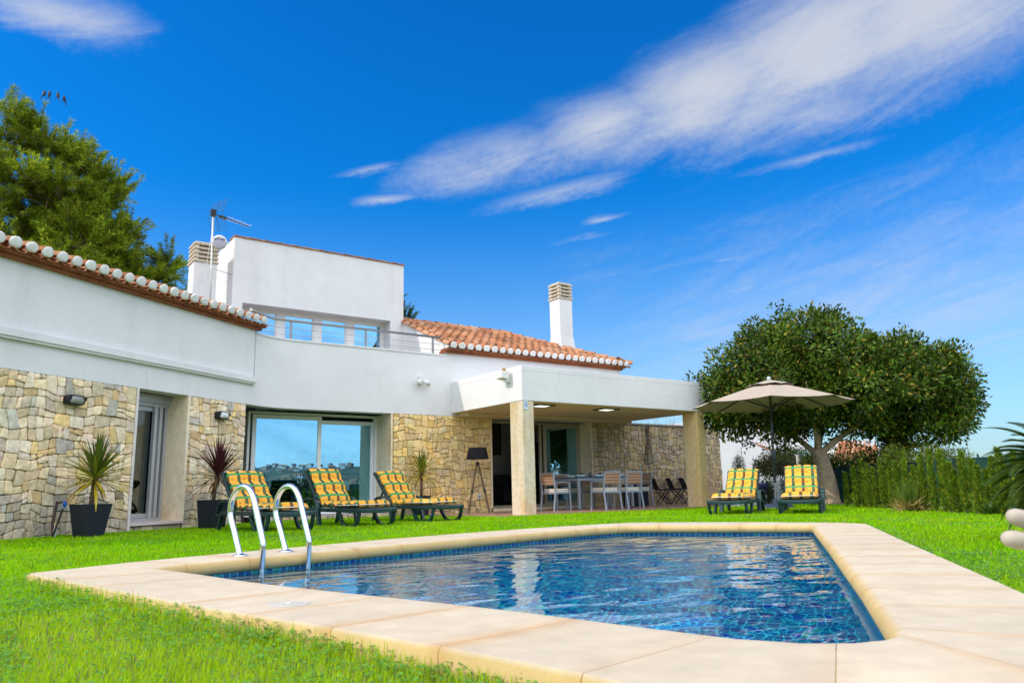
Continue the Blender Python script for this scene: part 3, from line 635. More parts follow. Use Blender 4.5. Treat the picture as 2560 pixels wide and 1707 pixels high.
# terrace sliding door
dt = vb(MB(), "terrace_door", BFRAME); TY = 15.66
f = MB(); gframe(f, 10.376, 13.59, .10, 2.25, .05, TY, .16); gframe(f, 12.36, 13.55, .14, 2.20, .075, TY + .02, .05); f.box(12.26, 12.34, TY + .09, TY + .14, .14, 2.2); f.build("door_frame", BFRAME, dt, off=VO, bevel=.004)
f = MB(); f.box(12.43, 13.49, TY + .04, TY + .046, .21, 2.13); f.build("glass", GLASS, dt, off=VO)
for x_ in (10.33, 13.592): vb(MB().box(x_, x_ + .045, FY - .006, TY + .2, .10, ZS - .001), "door_jamb", JAMB)
mb = MB(); mb.box(10.38, 13.59, FY - .03, TY - .01, .03, .098); vb(mb, "door_step", JAMB)
picture("wall_picture", (12.62, 18.49, 2.05), .62, 1.0, "tall framed painting with a reddish smear, on the wall inside the open terrace door", mat("ochre_canvas", (.10, .085, .05), .8, var=.3, vs=3, stain=((.10, .02, .02), 4, .52, .6, .4)), mat("black_frame", (.02, .02, .02), .5))
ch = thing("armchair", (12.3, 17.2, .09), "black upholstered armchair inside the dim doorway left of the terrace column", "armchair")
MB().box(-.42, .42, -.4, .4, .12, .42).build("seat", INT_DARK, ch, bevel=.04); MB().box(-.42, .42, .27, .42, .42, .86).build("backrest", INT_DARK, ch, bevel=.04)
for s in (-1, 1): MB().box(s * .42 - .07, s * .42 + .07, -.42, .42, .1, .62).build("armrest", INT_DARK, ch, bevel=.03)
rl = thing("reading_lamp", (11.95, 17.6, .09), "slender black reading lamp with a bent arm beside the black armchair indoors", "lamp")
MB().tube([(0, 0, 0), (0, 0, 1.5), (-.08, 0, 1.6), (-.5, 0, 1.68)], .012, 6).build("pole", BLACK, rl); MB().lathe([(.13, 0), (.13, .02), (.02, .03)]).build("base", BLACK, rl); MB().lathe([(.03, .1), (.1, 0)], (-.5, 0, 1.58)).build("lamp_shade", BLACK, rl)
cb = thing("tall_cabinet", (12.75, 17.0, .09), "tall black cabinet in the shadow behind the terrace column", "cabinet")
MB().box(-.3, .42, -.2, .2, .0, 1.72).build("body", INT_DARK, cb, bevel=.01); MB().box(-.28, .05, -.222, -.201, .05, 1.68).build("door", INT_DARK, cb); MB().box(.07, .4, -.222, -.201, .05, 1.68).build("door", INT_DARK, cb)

# upper storey
TX0, TX1, TYF, TYB, TZ = 4.67, 9.10, 17.4, 21.2, 6.50
mb = MB()
mb.box(TX0, 4.91, TYF, TYF + .45, 2.6, 4.94); mb.box(8.72, TX1, TYF, TYF + .45, 2.6, 4.94); mb.box(TX0, TX1, TYF, TYF + .45, 4.94, TZ)
mb.box(TX0, TX0 + .25, TYF + .45, TYB, 2.6, TZ); mb.box(TX1 - .25, TX1, TYF + .45, TYB, 2.6, TZ); mb.box(TX0 + .25, TX1 - .25, TYB - .25, TYB, 2.6, TZ); mb.box(TX0 + .25, TX1 - .25, TYF + .451, TYB - .25, 6.2, 6.3)
mb.box(TX0 + .25, TX1 - .25, 19.6, 19.7, 2.6, 5.4)
vb(mb, "upper_wall", WHITE)
mb = MB()
n_ = 13; L = (TX1 - TX0) / n_
for i in range(n_):
    a = TX0 + i * L; mb.obox((a + L / 2, TYF + .2, TZ + .022), (L / 2 + .02, 0, -.009), (0, .235, 0), (0, 0, .011))
vb(mb, "wall_capping", TERRA)
mb = MB(); y = TYF
while y < TYB: mb.sphere((TX0 + .12, y + .17, TZ - .005), .2, 10, 6, (.72, .95, .22)); y += .36
vb(mb, "side_capping", PLUG, smooth=True)
uw = vb(MB(), "upper_window", WFRAME); f = MB(); YW = TYF + .38
gframe(f, 4.912, 8.718, 2.62, 4.938, .07, YW, .07)
for a, b in ((5.85, 6.03), (6.79, 6.97), (7.66, 7.85)): f.box(a, b, YW - .01, YW + .05, 2.69, 4.868)
for a, b in ((4.98, 5.85), (6.03, 6.79), (6.97, 7.66), (7.85, 8.648)): gframe(f, a + .002, b - .002, 2.692, 4.866, .035, YW + .01, .03)
f.build("window_frame", WFRAME, uw, off=VO)
for a, b in ((4.98, 5.85), (6.03, 6.79), (6.97, 7.66), (7.85, 8.648)): MB().box(a + .03, b - .03, YW + .022, YW + .027, 2.72, 4.84).build("glass", GLASS, uw, off=VO)
vb(MB().prism([(4.4, 15.5), (9.05, 15.5), (9.05, 17.4), (4.4, 17.4)], 2.63, 2.72), "balcony_floor", TILE)
# railing along the balcony
rail = vb(MB(), "balcony_railing", RAILM)
HP = [(4.42, 15.02, 4.20), (4.62, 15.14, 4.17), (4.99, 15.32, 4.15), (5.5, 15.34, 4.15), (9.02, 15.34, 4.15)]
MB().tube(HP, .028, 8).build("handrail", RAILM, rail, smooth=True, off=VO)
MB().sphere((4.42, 15.02, 4.20), .034, 8, 6).build("end_cap", PLUG, rail, off=VO)
for x in (5.36, 7.08, 8.81): MB().box(x - .022, x + .022, 15.322, 15.354, 3.715, 4.12).build("post", RAILM, rail, off=VO)
for z in (3.84, 3.98): MB().tube([(4.62, 15.14, z), (4.99, 15.32, z), (5.5, 15.34, z), (9.0, 15.34, z)], .006, 5).build("wire", RAILM, rail, off=VO)

# tiled roofs
def tile_field(mb, e0, a, u, cols, spacing, rows, row_len=.34, first=0.0, r=.086, smin=None):
    """cover tiles and channels: e0 eave start, a along the eave, u up the slope; rows(i) = number of rows of column i"""
    a = Vector(a).normalized(); u = Vector(u).normalized(); nr = a.cross(u).normalized()
    if nr.z < 0: nr = -nr
    e0 = Vector(e0); ns = 6
    for i in range(cols):
        c = e0 + a * (spacing * i)
        for k in range(rows(i)):
            jit = rng.uniform(-.006, .006); s0 = first + k * row_len; s1 = s0 + row_len + .07
            for (r0, r1, l0, l1, off, up) in ((r, r * .86, .030 + rng.uniform(0, .006), .004, 0.0, 1), (r * .84, r * .95, -.042, -.057, spacing / 2, -1)):
                vs = []
                for (s, rr, lift) in ((s0, r0, l0), (s1, r1, l1)):
                    for q in range(ns + 1):
                        th = math.pi * q / ns; vs.append(c + a * (off + jit - rr * math.cos(th)) + u * s + nr * (lift + up * rr * math.sin(th) * (1 if up > 0 else .55)))
                fs = [[q, q + 1, ns + 2 + q, ns + 1 + q] for q in range(ns)]
                if up > 0:  # thickness at the lower lip
                    b = len(vs); rr = r0 - .016
                    for q in range(ns + 1): th = math.pi * q / ns; vs.append(c + a * (off + jit - rr * math.cos(th)) + u * (s0 + .0) + nr * (l0 + rr * math.sin(th)))
                    fs += [[q + 1, q, b + q, b + q + 1] for q in range(ns)]
                mb.add(vs, fs)
def plugs(mb, e0, a, u, cols, spacing, r=.085):
    a = Vector(a).normalized(); u = Vector(u).normalized(); nr = a.cross(u).normalized()
    if nr.z < 0: nr = -nr
    for i in range(cols):
        c = Vector(e0) + a * spacing * i - u * .012 + nr * .028; n_ = 16; vs = []; rr = r * rng.uniform(.96, 1.05)
        for ring, (q, d) in enumerate(((1.0, .03), (.97, .0), (.8, -.006), (.4, -.009))):
            for k in range(n_):
                th = 2 * math.pi * k / n_; h = math.sin(th); vs.append(c + a * (rr * q * math.cos(th)) + nr * (max(rr * q * h, -.062 * q)) + u * d)
        fs = [[r_ * n_ + k, r_ * n_ + (k + 1) % n_, (r_ + 1) * n_ + (k + 1) % n_, (r_ + 1) * n_ + k] for r_ in range(3) for k in range(n_)] + [[3 * n_ + k for k in range(n_)]]
        mb.add(vs, fs)
# main hipped roof
SL = .42; EY = 14.98; EZ = 3.895; X0, X1 = 9.17, 14.86; SP = .2365; nc = int((X1 - X0) / SP) + 1; RY = 17.62; uS = Vector((0, 1, SL)).normalized(); SLL = math.hypot(1, SL)
roof = vb(MB(), "roof", TERRA)
mb = MB()
def rows_main(i):
    x = X0 + i * SP; run = min(RY - EY, X1 + .12 - x); return max(1, int(round(run * SLL / .34)))
tile_field(mb, (X0, EY, EZ), (1, 0, 0), uS, nc, SP, rows_main)
mb.build("roof_tiles", TERRA, roof, smooth=True, off=VO)
mb = MB()   # right-hand hip slope and the under-surface
uH = Vector((-1, 0, SL)).normalized()
def rows_hip(i): run = max(.1, min(2.64, i * .2365, 99)); return max(1, int(run * SLL / .34))
tile_field(mb, (X1 + .12, EY + .1, EZ), (0, 1, 0), uH, 12, SP, rows_hip)
mb.build("roof_tiles", TERRA, roof, smooth=True, off=VO)
zr = EZ + (RY - EY) * SL
mb = MB(); hx = X1 + .1 - (RY - EY)
mb.add([(9.1, EY + .05, EZ - .03), (X1 + .1, EY + .05, EZ - .03), (hx, RY, zr - .05), (9.1, RY, zr - .05), (X1 + .1, 20.3, EZ - .03), (9.1, 20.3, EZ - .03)], [[0, 1, 2, 3], [1, 4, 2], [3, 2, 4, 5]])
mb.build("roof_deck", mat("roof_mortar", (.30, .17, .10), .95, var=.3), roof, off=VO)
mb = MB(); x = 9.12; u_ = Vector((1, 0, 0))
while x < hx + .1:
    vs = []
    for s, rr, lf in ((0, .10, .0), (.42, .09, -.018)):
        for q in range(7): th = math.pi * q / 6; vs.append((x + s, RY - rr * math.cos(th), zr + .04 + lf + rr * math.sin(th)))
    mb.add(vs, [[q, q + 1, 8 + q, 7 + q] for q in range(6)]); x += .36
hp0 = Vector((hx, RY, zr)); hp1 = Vector((X1 + .1, EY, EZ)); hd = (hp1 - hp0); hl = hd.length; hd.normalize(); sd = hd.cross(Vector((0, 0, 1))).normalized(); up_ = sd.cross(hd)
s = 0
while s < hl - .1:
    vs = []
    for ds, rr, lf in ((-.04, .082, -.01), (.36, .094, .012)):
        for q in range(7): th = math.pi * q / 6; vs.append(hp0 + hd * (s + ds) + sd * (rr * math.cos(th)) + up_ * (.035 + lf + rr * math.sin(th)))
    mb.add(vs, [[q, q + 1, 8 + q, 7 + q] for q in range(6)]); s += .36
vs_y = EY
while vs_y < 17.45:   # verge tiles along the left edge
    vs = []
    for s, rr, lf in ((0, .088, .03), (.40, .076, .005)):
        for q in range(7): th = math.pi * q / 6; vs.append((9.115 - rr * math.cos(th), vs_y + s, EZ + (vs_y + s - EY) * SL + lf + rr * math.sin(th)))
    mb.add(vs, [[q, q + 1, 8 + q, 7 + q] for q in range(6)]); vs_y += .33
mb.build("ridge_tiles", TERRA, roof, smooth=True, off=VO)
mb = MB(); plugs(mb, (X0, EY, EZ), (1, 0, 0), uS, nc, SP); plugs(mb, (X1 + .12, EY + .1, EZ), (0, 1, 0), uH, 4, SP); mb.build("tile_plugs", PLUG, roof, smooth=True, off=VO)
mb = MB(); mb.box(9.02, 14.83, FY - .085, FY + .2, ZE - .02, ZE + .035); mb.box(9.06, 14.88, FY - .16, FY + .2, ZE + .035, ZE + .095)
mb.box(14.79, 14.83, FY + .2, 20, ZE - .02, ZE + .035); mb.box(14.79, 14.88, FY + .2, 20, ZE + .036, ZE + .095); mb.build("cornice", CORNICE, roof, off=VO)
# gable wall under the verge
mb = MB(); gy = [(FY + .02, 2.63), (17.42, 2.63), (17.42, EZ + (17.42 - EY) * SL + .01), (EY + .06, EZ + .03), (FY + .02, ZE)]
for x_, in ((9.09,), (9.3,)): pass
mb.add([(9.085, y, z) for y, z in gy] + [(9.28, y, z) for y, z in gy], [[4, 3, 2, 1, 0], [5, 6, 7, 8, 9]] + [[i, (i + 1) % 5, 5 + (i + 1) % 5, 5 + i] for i in range(5)])
vb(mb, "gable_wall", WHITE)
# wing roof
roofw = vb(MB(), "roof", TERRA); ov = .22; e0 = Vector(wing(TL, ov, 3.905)); cw = int((TL - .42) / SP); uW = Vector((*(-nL), .27)).normalized()
mb = MB(); tile_field(mb, e0, (*dL, 0), uW, cw + 1, SP, lambda i: 4); mb.build("roof_tiles", TERRA, roofw, smooth=True, off=VO)
mb = MB(); plugs(mb, e0, (*dL, 0), uW, cw + 1, SP); mb.build("tile_plugs", PLUG, roofw, smooth=True, off=VO)
mb = MB(); strip(mb, [wing(TL, .001), wing(.50, .001)], [nL, nL], -.075, 3.755, 3.81); strip(mb, [wing(TL, .001), wing(.46, .001)], [nL, nL], -.145, 3.81, 3.875); strip(mb, [wing(TL, .0), wing(.46, .0)], [nL, nL], .3, 3.785, 3.872); mb.build("cornice", CORNICE, roofw, off=VO)
mb = MB(); q = [Vector(wing(TL, .16, 3.88)), Vector(wing(.45, .16, 3.88))]; b_ = Vector((*(-nL * 3.6), 3.6 * .27 - .02)); mb.quad(q[0], q[1], q[1] + b_, q[0] + b_); mb.quad(q[0] + b_, q[1] + b_, q[1] + b_ + Vector((*(-nL * 3.6), -.9)), q[0] + b_ + Vector((*(-nL * 3.6), -.9)))
mb.add([q[1], q[1] + b_, q[1] + b_ + Vector((*(-nL * 3.6), -.9)), q[1] + Vector((*(-nL * 7.2), -.9))], [[0, 1, 2, 3]])
mb.build("roof_deck", TERRA, roofw, off=VO)
# chimneys
def chimney(x0, x1, y0, y1, zb, z1, zc, rings=4):
    c = vb(MB(), "chimney", WHITE); mb = MB(); fl = .035
    mb.box(x0, x1, y0, y1, zb, z1)
    cx, cy_ = (x0 + x1) / 2, (y0 + y1) / 2; w, d = (x1 - x0) / 2, (y1 - y0) / 2
    mb.add([(cx + sx * (w + e), cy_ + sy * (d + e), z) for z, e in ((zb, .07), (zb + .6, .002)) for sx, sy in ((-1, -1), (1, -1), (1, 1), (-1, 1))], [[i, (i + 1) % 4, 4 + (i + 1) % 4, 4 + i] for i in range(4)])
    mb.build("shaft", WHITE, c, off=VO, bevel=.012)
    mb = MB(); mb.box(x0 - .03, x1 + .03, y0 - .03, y1 + .03, z1, z1 + .05); h = (zc - z1 - .05) / rings
    for k in range(rings):
        z = z1 + .05 + k * h; e = .018; zb_ = z + h * .5; zt_ = z + h * .98
        for sx in (-1, 1):
            for sy in (-1, 1): mb.box(cx + sx * (w - .05) - .045, cx + sx * (w - .05) + .045, cy_ + sy * (d - .05) - .045, cy_ + sy * (d - .05) + .045, z, zb_ - .001)
        for sx in (-1, 1): mb.box(cx + sx * (w - .045) - .065, cx + sx * (w - .045) + .065, cy_ - d - e, cy_ + d + e, zb_, zt_)
        for sy in (-1, 1): mb.box(cx - w + .111, cx + w - .111, cy_ + sy * (d - .045) - .062, cy_ + sy * (d - .045) + .062, zb_ + .001, zt_ - .001)
    mb.box(cx - w + .02, cx + w - .02, cy_ - d + .02, cy_ + d - .02, zc - .012, zc + .03)
    mb.build("chimney_cap", CEMENT, c, off=VO, bevel=.008)
chimney(13.56, 14.04, 16.28, 16.74, 4.25, 5.95, 6.42)
chimney(3.82, 4.33, 17.5, 18.0, 3.6, 5.80, 6.26)
# terrace roof and its two columns
mb = MB(); mb.box(9.236, 14.95, 12.397, 15.198, 2.33, 2.95); mb.box(9.236, 14.95, 12.397, 12.55, 2.95, 3.062); mb.box(9.236, 9.39, 12.55, 15.198, 2.95, 3.062); mb.box(14.80, 14.95, 12.55, 15.198, 2.95, 3.062)
vb(mb, "terrace_roof", WHITE, bevel=.008)
vb(MB().box(9.4, 14.7, 14.75, 15.16, 2.245, 2.321), "soffit_beam", SOFFIT)
vb(MB().box(9.26, 14.93, 12.42, 15.18, 2.322, 2.329), "soffit", SOFFIT)
for (x0, x1, y0, y1, m_) in ((9.236, 9.53, 12.40, 12.84, COLUMN), (14.59, 14.872, 12.40, 12.85, GOLD_BOUNCE)): vb(MB().box(x0, x1, y0, y1, -.05, 2.321), "column", m_, bevel=.012)
# ------------------------------------------------------------------ fittings on the house
def bulkhead(loc, ang, label, lit):
    t = thing("bulkhead_lamp", loc, label, "wall lamp", "oval bulkhead lamps on the stone wall", ang)
    def oval(mb, w, h, prof):
        n_ = 24; vs = []
        for sx, d in prof:
            for k in range(n_):
                a = 2 * math.pi * k / n_; c, s = math.cos(a), math.sin(a); e = .55
                vs.append((w * sx * math.copysign(abs(c) ** e, c), -d, h * sx * math.copysign(abs(s) ** e, s)))
        m = len(prof); mb.add(vs, [[i * n_ + k, i * n_ + (k + 1) % n_, (i + 1) * n_ + (k + 1) % n_, (i + 1) * n_ + k] for i in range(m - 1) for k in range(n_)] + [[(m - 1) * n_ + k for k in range(n_)]])
    mb = MB(); oval(mb, .15, .078, [(1, -.02), (1, .05), (.93, .075), (.80, .08), (.78, .06)]); mb.build("bezel", BLACK, t, smooth=True)
    mb = MB(); oval(mb, .118, .058, [(1, .058), (.93, .085), (.7, .105), (.3, .115)]); mb.build("diffuser", mat("frosted_diffuser", (.75, .76, .74), .25) if lit else mat("grimy_diffuser", (.30, .30, .26), .3, var=.3), t, smooth=True)
    mb = MB(); mb.bar((-.15, -.085, 0.02), (.15, -.085, 0.02), .012, .05); mb.build("visor", BLACK, t)
bulkhead((*wing(4.58, .03), 1.94), AL, "black oval bulkhead lamp with a dull lens on the stone above the green potted cordyline", False)
bulkhead((*wing(1.49, .03), 1.98), AL, "black oval bulkhead lamp with a bright white lens above the dark red cordyline", True)
t = thing("spotlight", (8.37, FY - .01, 3.06), "white twin spotlight on the upper facade left of the terrace roof", "spotlight")
MB().box(-.03, .08, -.06, .012, -.02, .08).build("bracket", PLUG, t)
for s, rz in ((-.04, -.4), (.10, .5)):
    mb = MB(); d = Vector((math.sin(rz), -1.0, -.75)).normalized(); mb.tube([Vector((s, -.05, -.02)), Vector((s, -.05, -.02)) + d * .05, Vector((s, -.05, -.02)) + d * .16], [.03, .055, .062], 14); mb.build("lamp_head", PLUG, t, smooth=True)
t = thing("floodlight", (9.236, 12.83, 2.86), "white box floodlight on the sunlit side of the terrace roof", "floodlight")
mb = MB(); mb.box(-.14, .01, -.03, .03, -.10, .0); mb.build("bracket", PLUG, t)
mb = MB(); mb.add([(-.24, y, z) for y in (-.05, .17) for z in (-.02, .10)] + [(-.08, y, z) for y in (-.09, .17) for z in (-.05, .14)], [[0, 1, 3, 2], [4, 6, 7, 5], [0, 4, 5, 1], [2, 3, 7, 6], [1, 5, 7, 3], [0, 2, 6, 4]]); mb.build("lamp_head", PLUG, t, bevel=.008)
MB().box(-.17, -.10, -.02, .03, .135, .19).build("sensor", mat("amber_sensor", (.45, .25, .08), .4), t)
LAMP = bpy.data.materials.new("lit_panel"); LAMP.use_nodes = True; q = LAMP.node_tree.nodes["Principled BSDF"]; q.inputs['Emission Color'].default_value = (.93, 1.0, .86, 1); q.inputs['Emission Strength'].default_value = 1.6; q.inputs['Base Color'].default_value = (.8, .8, .8, 1)
for x, lab in ((10.13, "lit square ceiling light close to the front terrace column"), (12.05, "lit square ceiling light further along the terrace ceiling, towards the rear column")):
    t = thing("ceiling_light", (x, 12.9, 2.33), lab, "ceiling light", "square lights under the terrace roof")
    mb = MB(); 
    for a in ((-.24, -.17, -.2, .2), (.17, .24, -.2, .2), (-.17, .17, -.2, -.14), (-.17, .17, .14, .2)): mb.box(*a, -.035, -.001)
    mb.build("housing", mat("dark_housing", (.06, .05, .04), .5), t); MB().box(-.168, .168, -.138, .138, -.03, -.005).build("light_panel", LAMP, t)
t = thing("house_plaque", (9.325, 12.392, 2.235), "small blue and white tile plaque at the top of the front terrace column", "plaque")
MB().box(-.045, .045, -.008, .006, -.085, .085).build("tile", mat("white_glaze", (.62, .72, .78), .2), t)
MB().box(-.034, .034, -.011, -.0085, -.04, .06).build("blue_field", mat("blue_glaze", (.12, .22, .42), .2), t)
mb = MB(); mb.tube([(.020 * math.cos(a), -.0125, .022 + .022 * math.sin(a)) for a in [i * .5236 for i in range(13)]], .0055, 5); mb.bar((-.016, -.0125, -.034), (.016, -.0125, .006), .010, .004, (0, 1, 0)); mb.build("emblem", mat("pale_glaze", (.70, .80, .88), .2), t)
t = thing("wall_socket", (9.97, FY - .008, .39), "white weatherproof socket low on the stone behind the tripod floor lamp", "socket")
MB().box(-.045, .045, -.03, .0, -.06, .06).build("box", PLUG, t, bevel=.006); MB().box(-.02, .02, -.034, -.0305, -.02, .015).build("outlet", BLACK, t)
# aerial mast
t = thing("aerial_mast", (4.15, 17.28, 3.79), "tall aerial mast with a television antenna and a white wireless dish beside the rear chimney", "antenna")
MB().tube([(0.02, 0, 0), (0, 0, 1.6), (-.03, 0, 3.2)], .022, 8).build("mast", mat("galvanised_mast", (.62, .60, .52), .45, metal=.3, stain=((.35, .45, .50), 3, .55, .6, .3)), t, smooth=True)
for z_ in (1.83, .55): MB().bar((0, 0, z_), (.52, .25, z_ - .01), .02).build("wall_bracket", STEEL, t)
MB().box(-.07, .07, -.06, .05, .62, .80).build("junction_box", BLACK, t, bevel=.01)
mb = MB(); mb.tube([(-.05, -.03, 2.6), (-.16, -.03, 1.4), (-.2, 0, .9), (-.12, 0, .3)], .006, 5); mb.tube([(-.02, -.03, .66), (-.22, -.05, .8), (-.34, -.05, .55), (-.1, -.03, .35)], .006, 5); mb.build("cable", PLUG, t)
D0_ = Vector((-.03, 0, 3.14)); bd = Vector((.91, .40, 0)).normalized(); bs_ = Vector((-.40, .91, 0)).normalized()
ant = bpy.data.objects.new("television_antenna", None); COL.objects.link(ant); ant.parent = t
mb = MB(); mb.bar(D0_, D0_ + bd * 1.02 + Vector((0, 0, -.02)), .02); mb.box(-.08, .03, -.04, .04, 3.07, 3.23); mb.obox(D0_ + bd * .26 + Vector((0, 0, -.02)), bd * .09, bs_ * .03, (0, 0, .03)); mb.build("boom", BLACK, ant)
mb = MB()
for i in range(9): p = D0_ + bd * (.36 + i * .082); mb.tube([p - bs_ * (.13 - i * .004), p + bs_ * (.13 - i * .004)], .006, 5)
mb.build("element", mat("aluminium_rod", (.8, .8, .8), .3, metal=.4), ant)
mb = MB()
for sg in (1, -1):
    e = (Vector((0, 0, sg * .36)) - bd * .16 + bd * .30); 
    for i in range(6): p = D0_ + bd * .05 + e * ((i + 1) / 6); mb.tube([p - bs_ * .26, p + bs_ * .26], .004, 4)
    for s in (-.26, 0, .26): mb.tube([D0_ + bd * .05 + bs_ * s, D0_ + bd * .05 + bs_ * s + e], .007 if s == 0 else .004, 4)
mb.build("reflector", mat("dark_wire", (.04, .09, .14), .5), ant)
dish = bpy.data.objects.new("wireless_dish", None); COL.objects.link(dish); dish.parent = t
dn = Vector((-.30, -.92, -.16)).normalized(); dz = Vector((0, 0, 1)); dz = (dz - dn * dz.dot(dn)).normalized(); dx = dz.cross(dn); Mx = Matrix((dx, dz, dn)).transposed().to_4x4(); dish.matrix_local = Matrix.Translation((.12, -.09, 2.44)) @ Mx
MB().lathe([(.165, .0), (.168, .006), (.12, .012), (.05, .017), (.001, .018)], n=28, cap=False).build("dish_cover", mat("dish_white", (.46, .46, .54), .5), dish, smooth=True); MB().lathe([(.168, .01), (.165, -.01), (.09, -.05), (.03, -.06)], n=28).build("dish_body", PLUG, dish, smooth=True)
def text(body, size, loc, parent, m, ext=.001, rot=(0, 0, 0)):
    cu = bpy.data.curves.new("lettering", 'FONT'); cu.body = body; cu.size = size; cu.align_x = 'CENTER'; cu.align_y = 'CENTER'; cu.extrude = ext; cu.materials.append(m)
    tmp = bpy.data.objects.new("lettering", cu); COL.objects.link(tmp); bpy.context.view_layer.update(); me = bpy.data.meshes.new_from_object(tmp.evaluated_get(bpy.context.evaluated_depsgraph_get())); bpy.data.objects.remove(tmp)
    if not me.materials: me.materials.append(m)
    o = bpy.data.objects.new("lettering", me); COL.objects.link(o); o.parent = parent; o.location = loc; o.rotation_euler = rot; return o
text("wifi.net", .085, (.0, .075, .016), dish, mat("navy_print", (.02, .03, .12), .5))

# ------------------------------------------------------------------ sun loungers and their cushions
PLAST = mat("dark_green_resin", (.010, .040, .040), .32, var=.2, world=False, spec=.5)
def cushion_mat():
    m = bpy.data.materials.new("plaid_cushion"); m.use_nodes = True; n = m.node_tree.nodes; l = m.node_tree.links; b = n["Principled BSDF"]; b.inputs['Roughness'].default_value = .85; b.inputs['Specular IOR Level'].default_value = .2
    uv = n.new("ShaderNodeUVMap"); sp = n.new("ShaderNodeSeparateXYZ"); l.new(uv.outputs[0], sp.inputs[0]); u, v = sp.outputs[0], sp.outputs[1]
    def mt(op, a, c=None, d=None):
        q = n.new("ShaderNodeMath"); q.operation = op
        for i, x in enumerate((a, c, d)):
            if x is None: continue
            if isinstance(x, (int, float)): q.inputs[i].default_value = x
            else: l.new(x, q.inputs[i])
        return q.outputs[0]
    band = lambda x, c, h: mt('LESS_THAN', mt('ABSOLUTE', mt('SUBTRACT', x, c)), h)
    pv = mt('FRACT', mt('DIVIDE', v, .25)); pu = mt('FRACT', mt('DIVIDE', u, .17))
    stripe = band(pu, .5, .15); cross = band(pv, .5, .09); cl = band(pv, .5, .022); dark = mt('LESS_THAN', pv, .5)
    alt = mt('LESS_THAN', mt('FRACT', mt('DIVIDE', u, .34)), .5)
    tcn = n.new("ShaderNodeTexCoord"); nz = N(n, "ShaderNodeTexNoise", **{'Scale': 26.0, 'Detail': 4.0}); l.new(tcn.outputs['Object'], nz.inputs[0])
    def mixc(f, a, c):
        x = n.new("ShaderNodeMix"); x.data_type = 'RGBA'; l.new(f, x.inputs[0])
        for i, k in ((6, a), (7, c)):
            if isinstance(k, tuple): x.inputs[i].default_value = (*k, 1)
            else: l.new(k, x.inputs[i])
        return x.outputs[2]
    rp = n.new("ShaderNodeMapRange"); l.new(nz.outputs[0], rp.inputs[0]); rp.inputs[1].default_value = .42; rp.inputs[2].default_value = .68
    base = mixc(rp.outputs[0], (.86, .43, .055), (.72, .29, .025))
    # little woven sprig in every second square
    spg = mt('MULTIPLY', band(pu, .02, .16), band(pv, .86, .05)); base = mixc(mt('MULTIPLY', spg, .55), base, (.35, .13, .03))
    sc1 = mixc(dark, (.16, .07, .03), (.010, .065, .045)); sc2 = mixc(alt, sc1, mixc(dark, (.10, .12, .05), (.010, .075, .05)))
    c = mixc(stripe, base, sc2); c = mixc(cross, c, (.015, .25, .085)); c = mixc(mt('MULTIPLY', cl, .8), c, (.16, .36, .12))
    l.new(c, b.inputs['Base Color'])
    nb = N(n, "ShaderNodeTexNoise", **{'Scale': 300.0, 'Detail': 2.0}); l.new(tcn.outputs['Object'], nb.inputs[0]); bp = n.new("ShaderNodeBump"); bp.inputs['Distance'].default_value = .001; l.new(nb.outputs[0], bp.inputs['Height']); l.new(bp.outputs[0], b.inputs['Normal'])
    return m
CUSH = cushion_mat(); PIPE = mat("white_piping", (.75, .72, .62), .7)
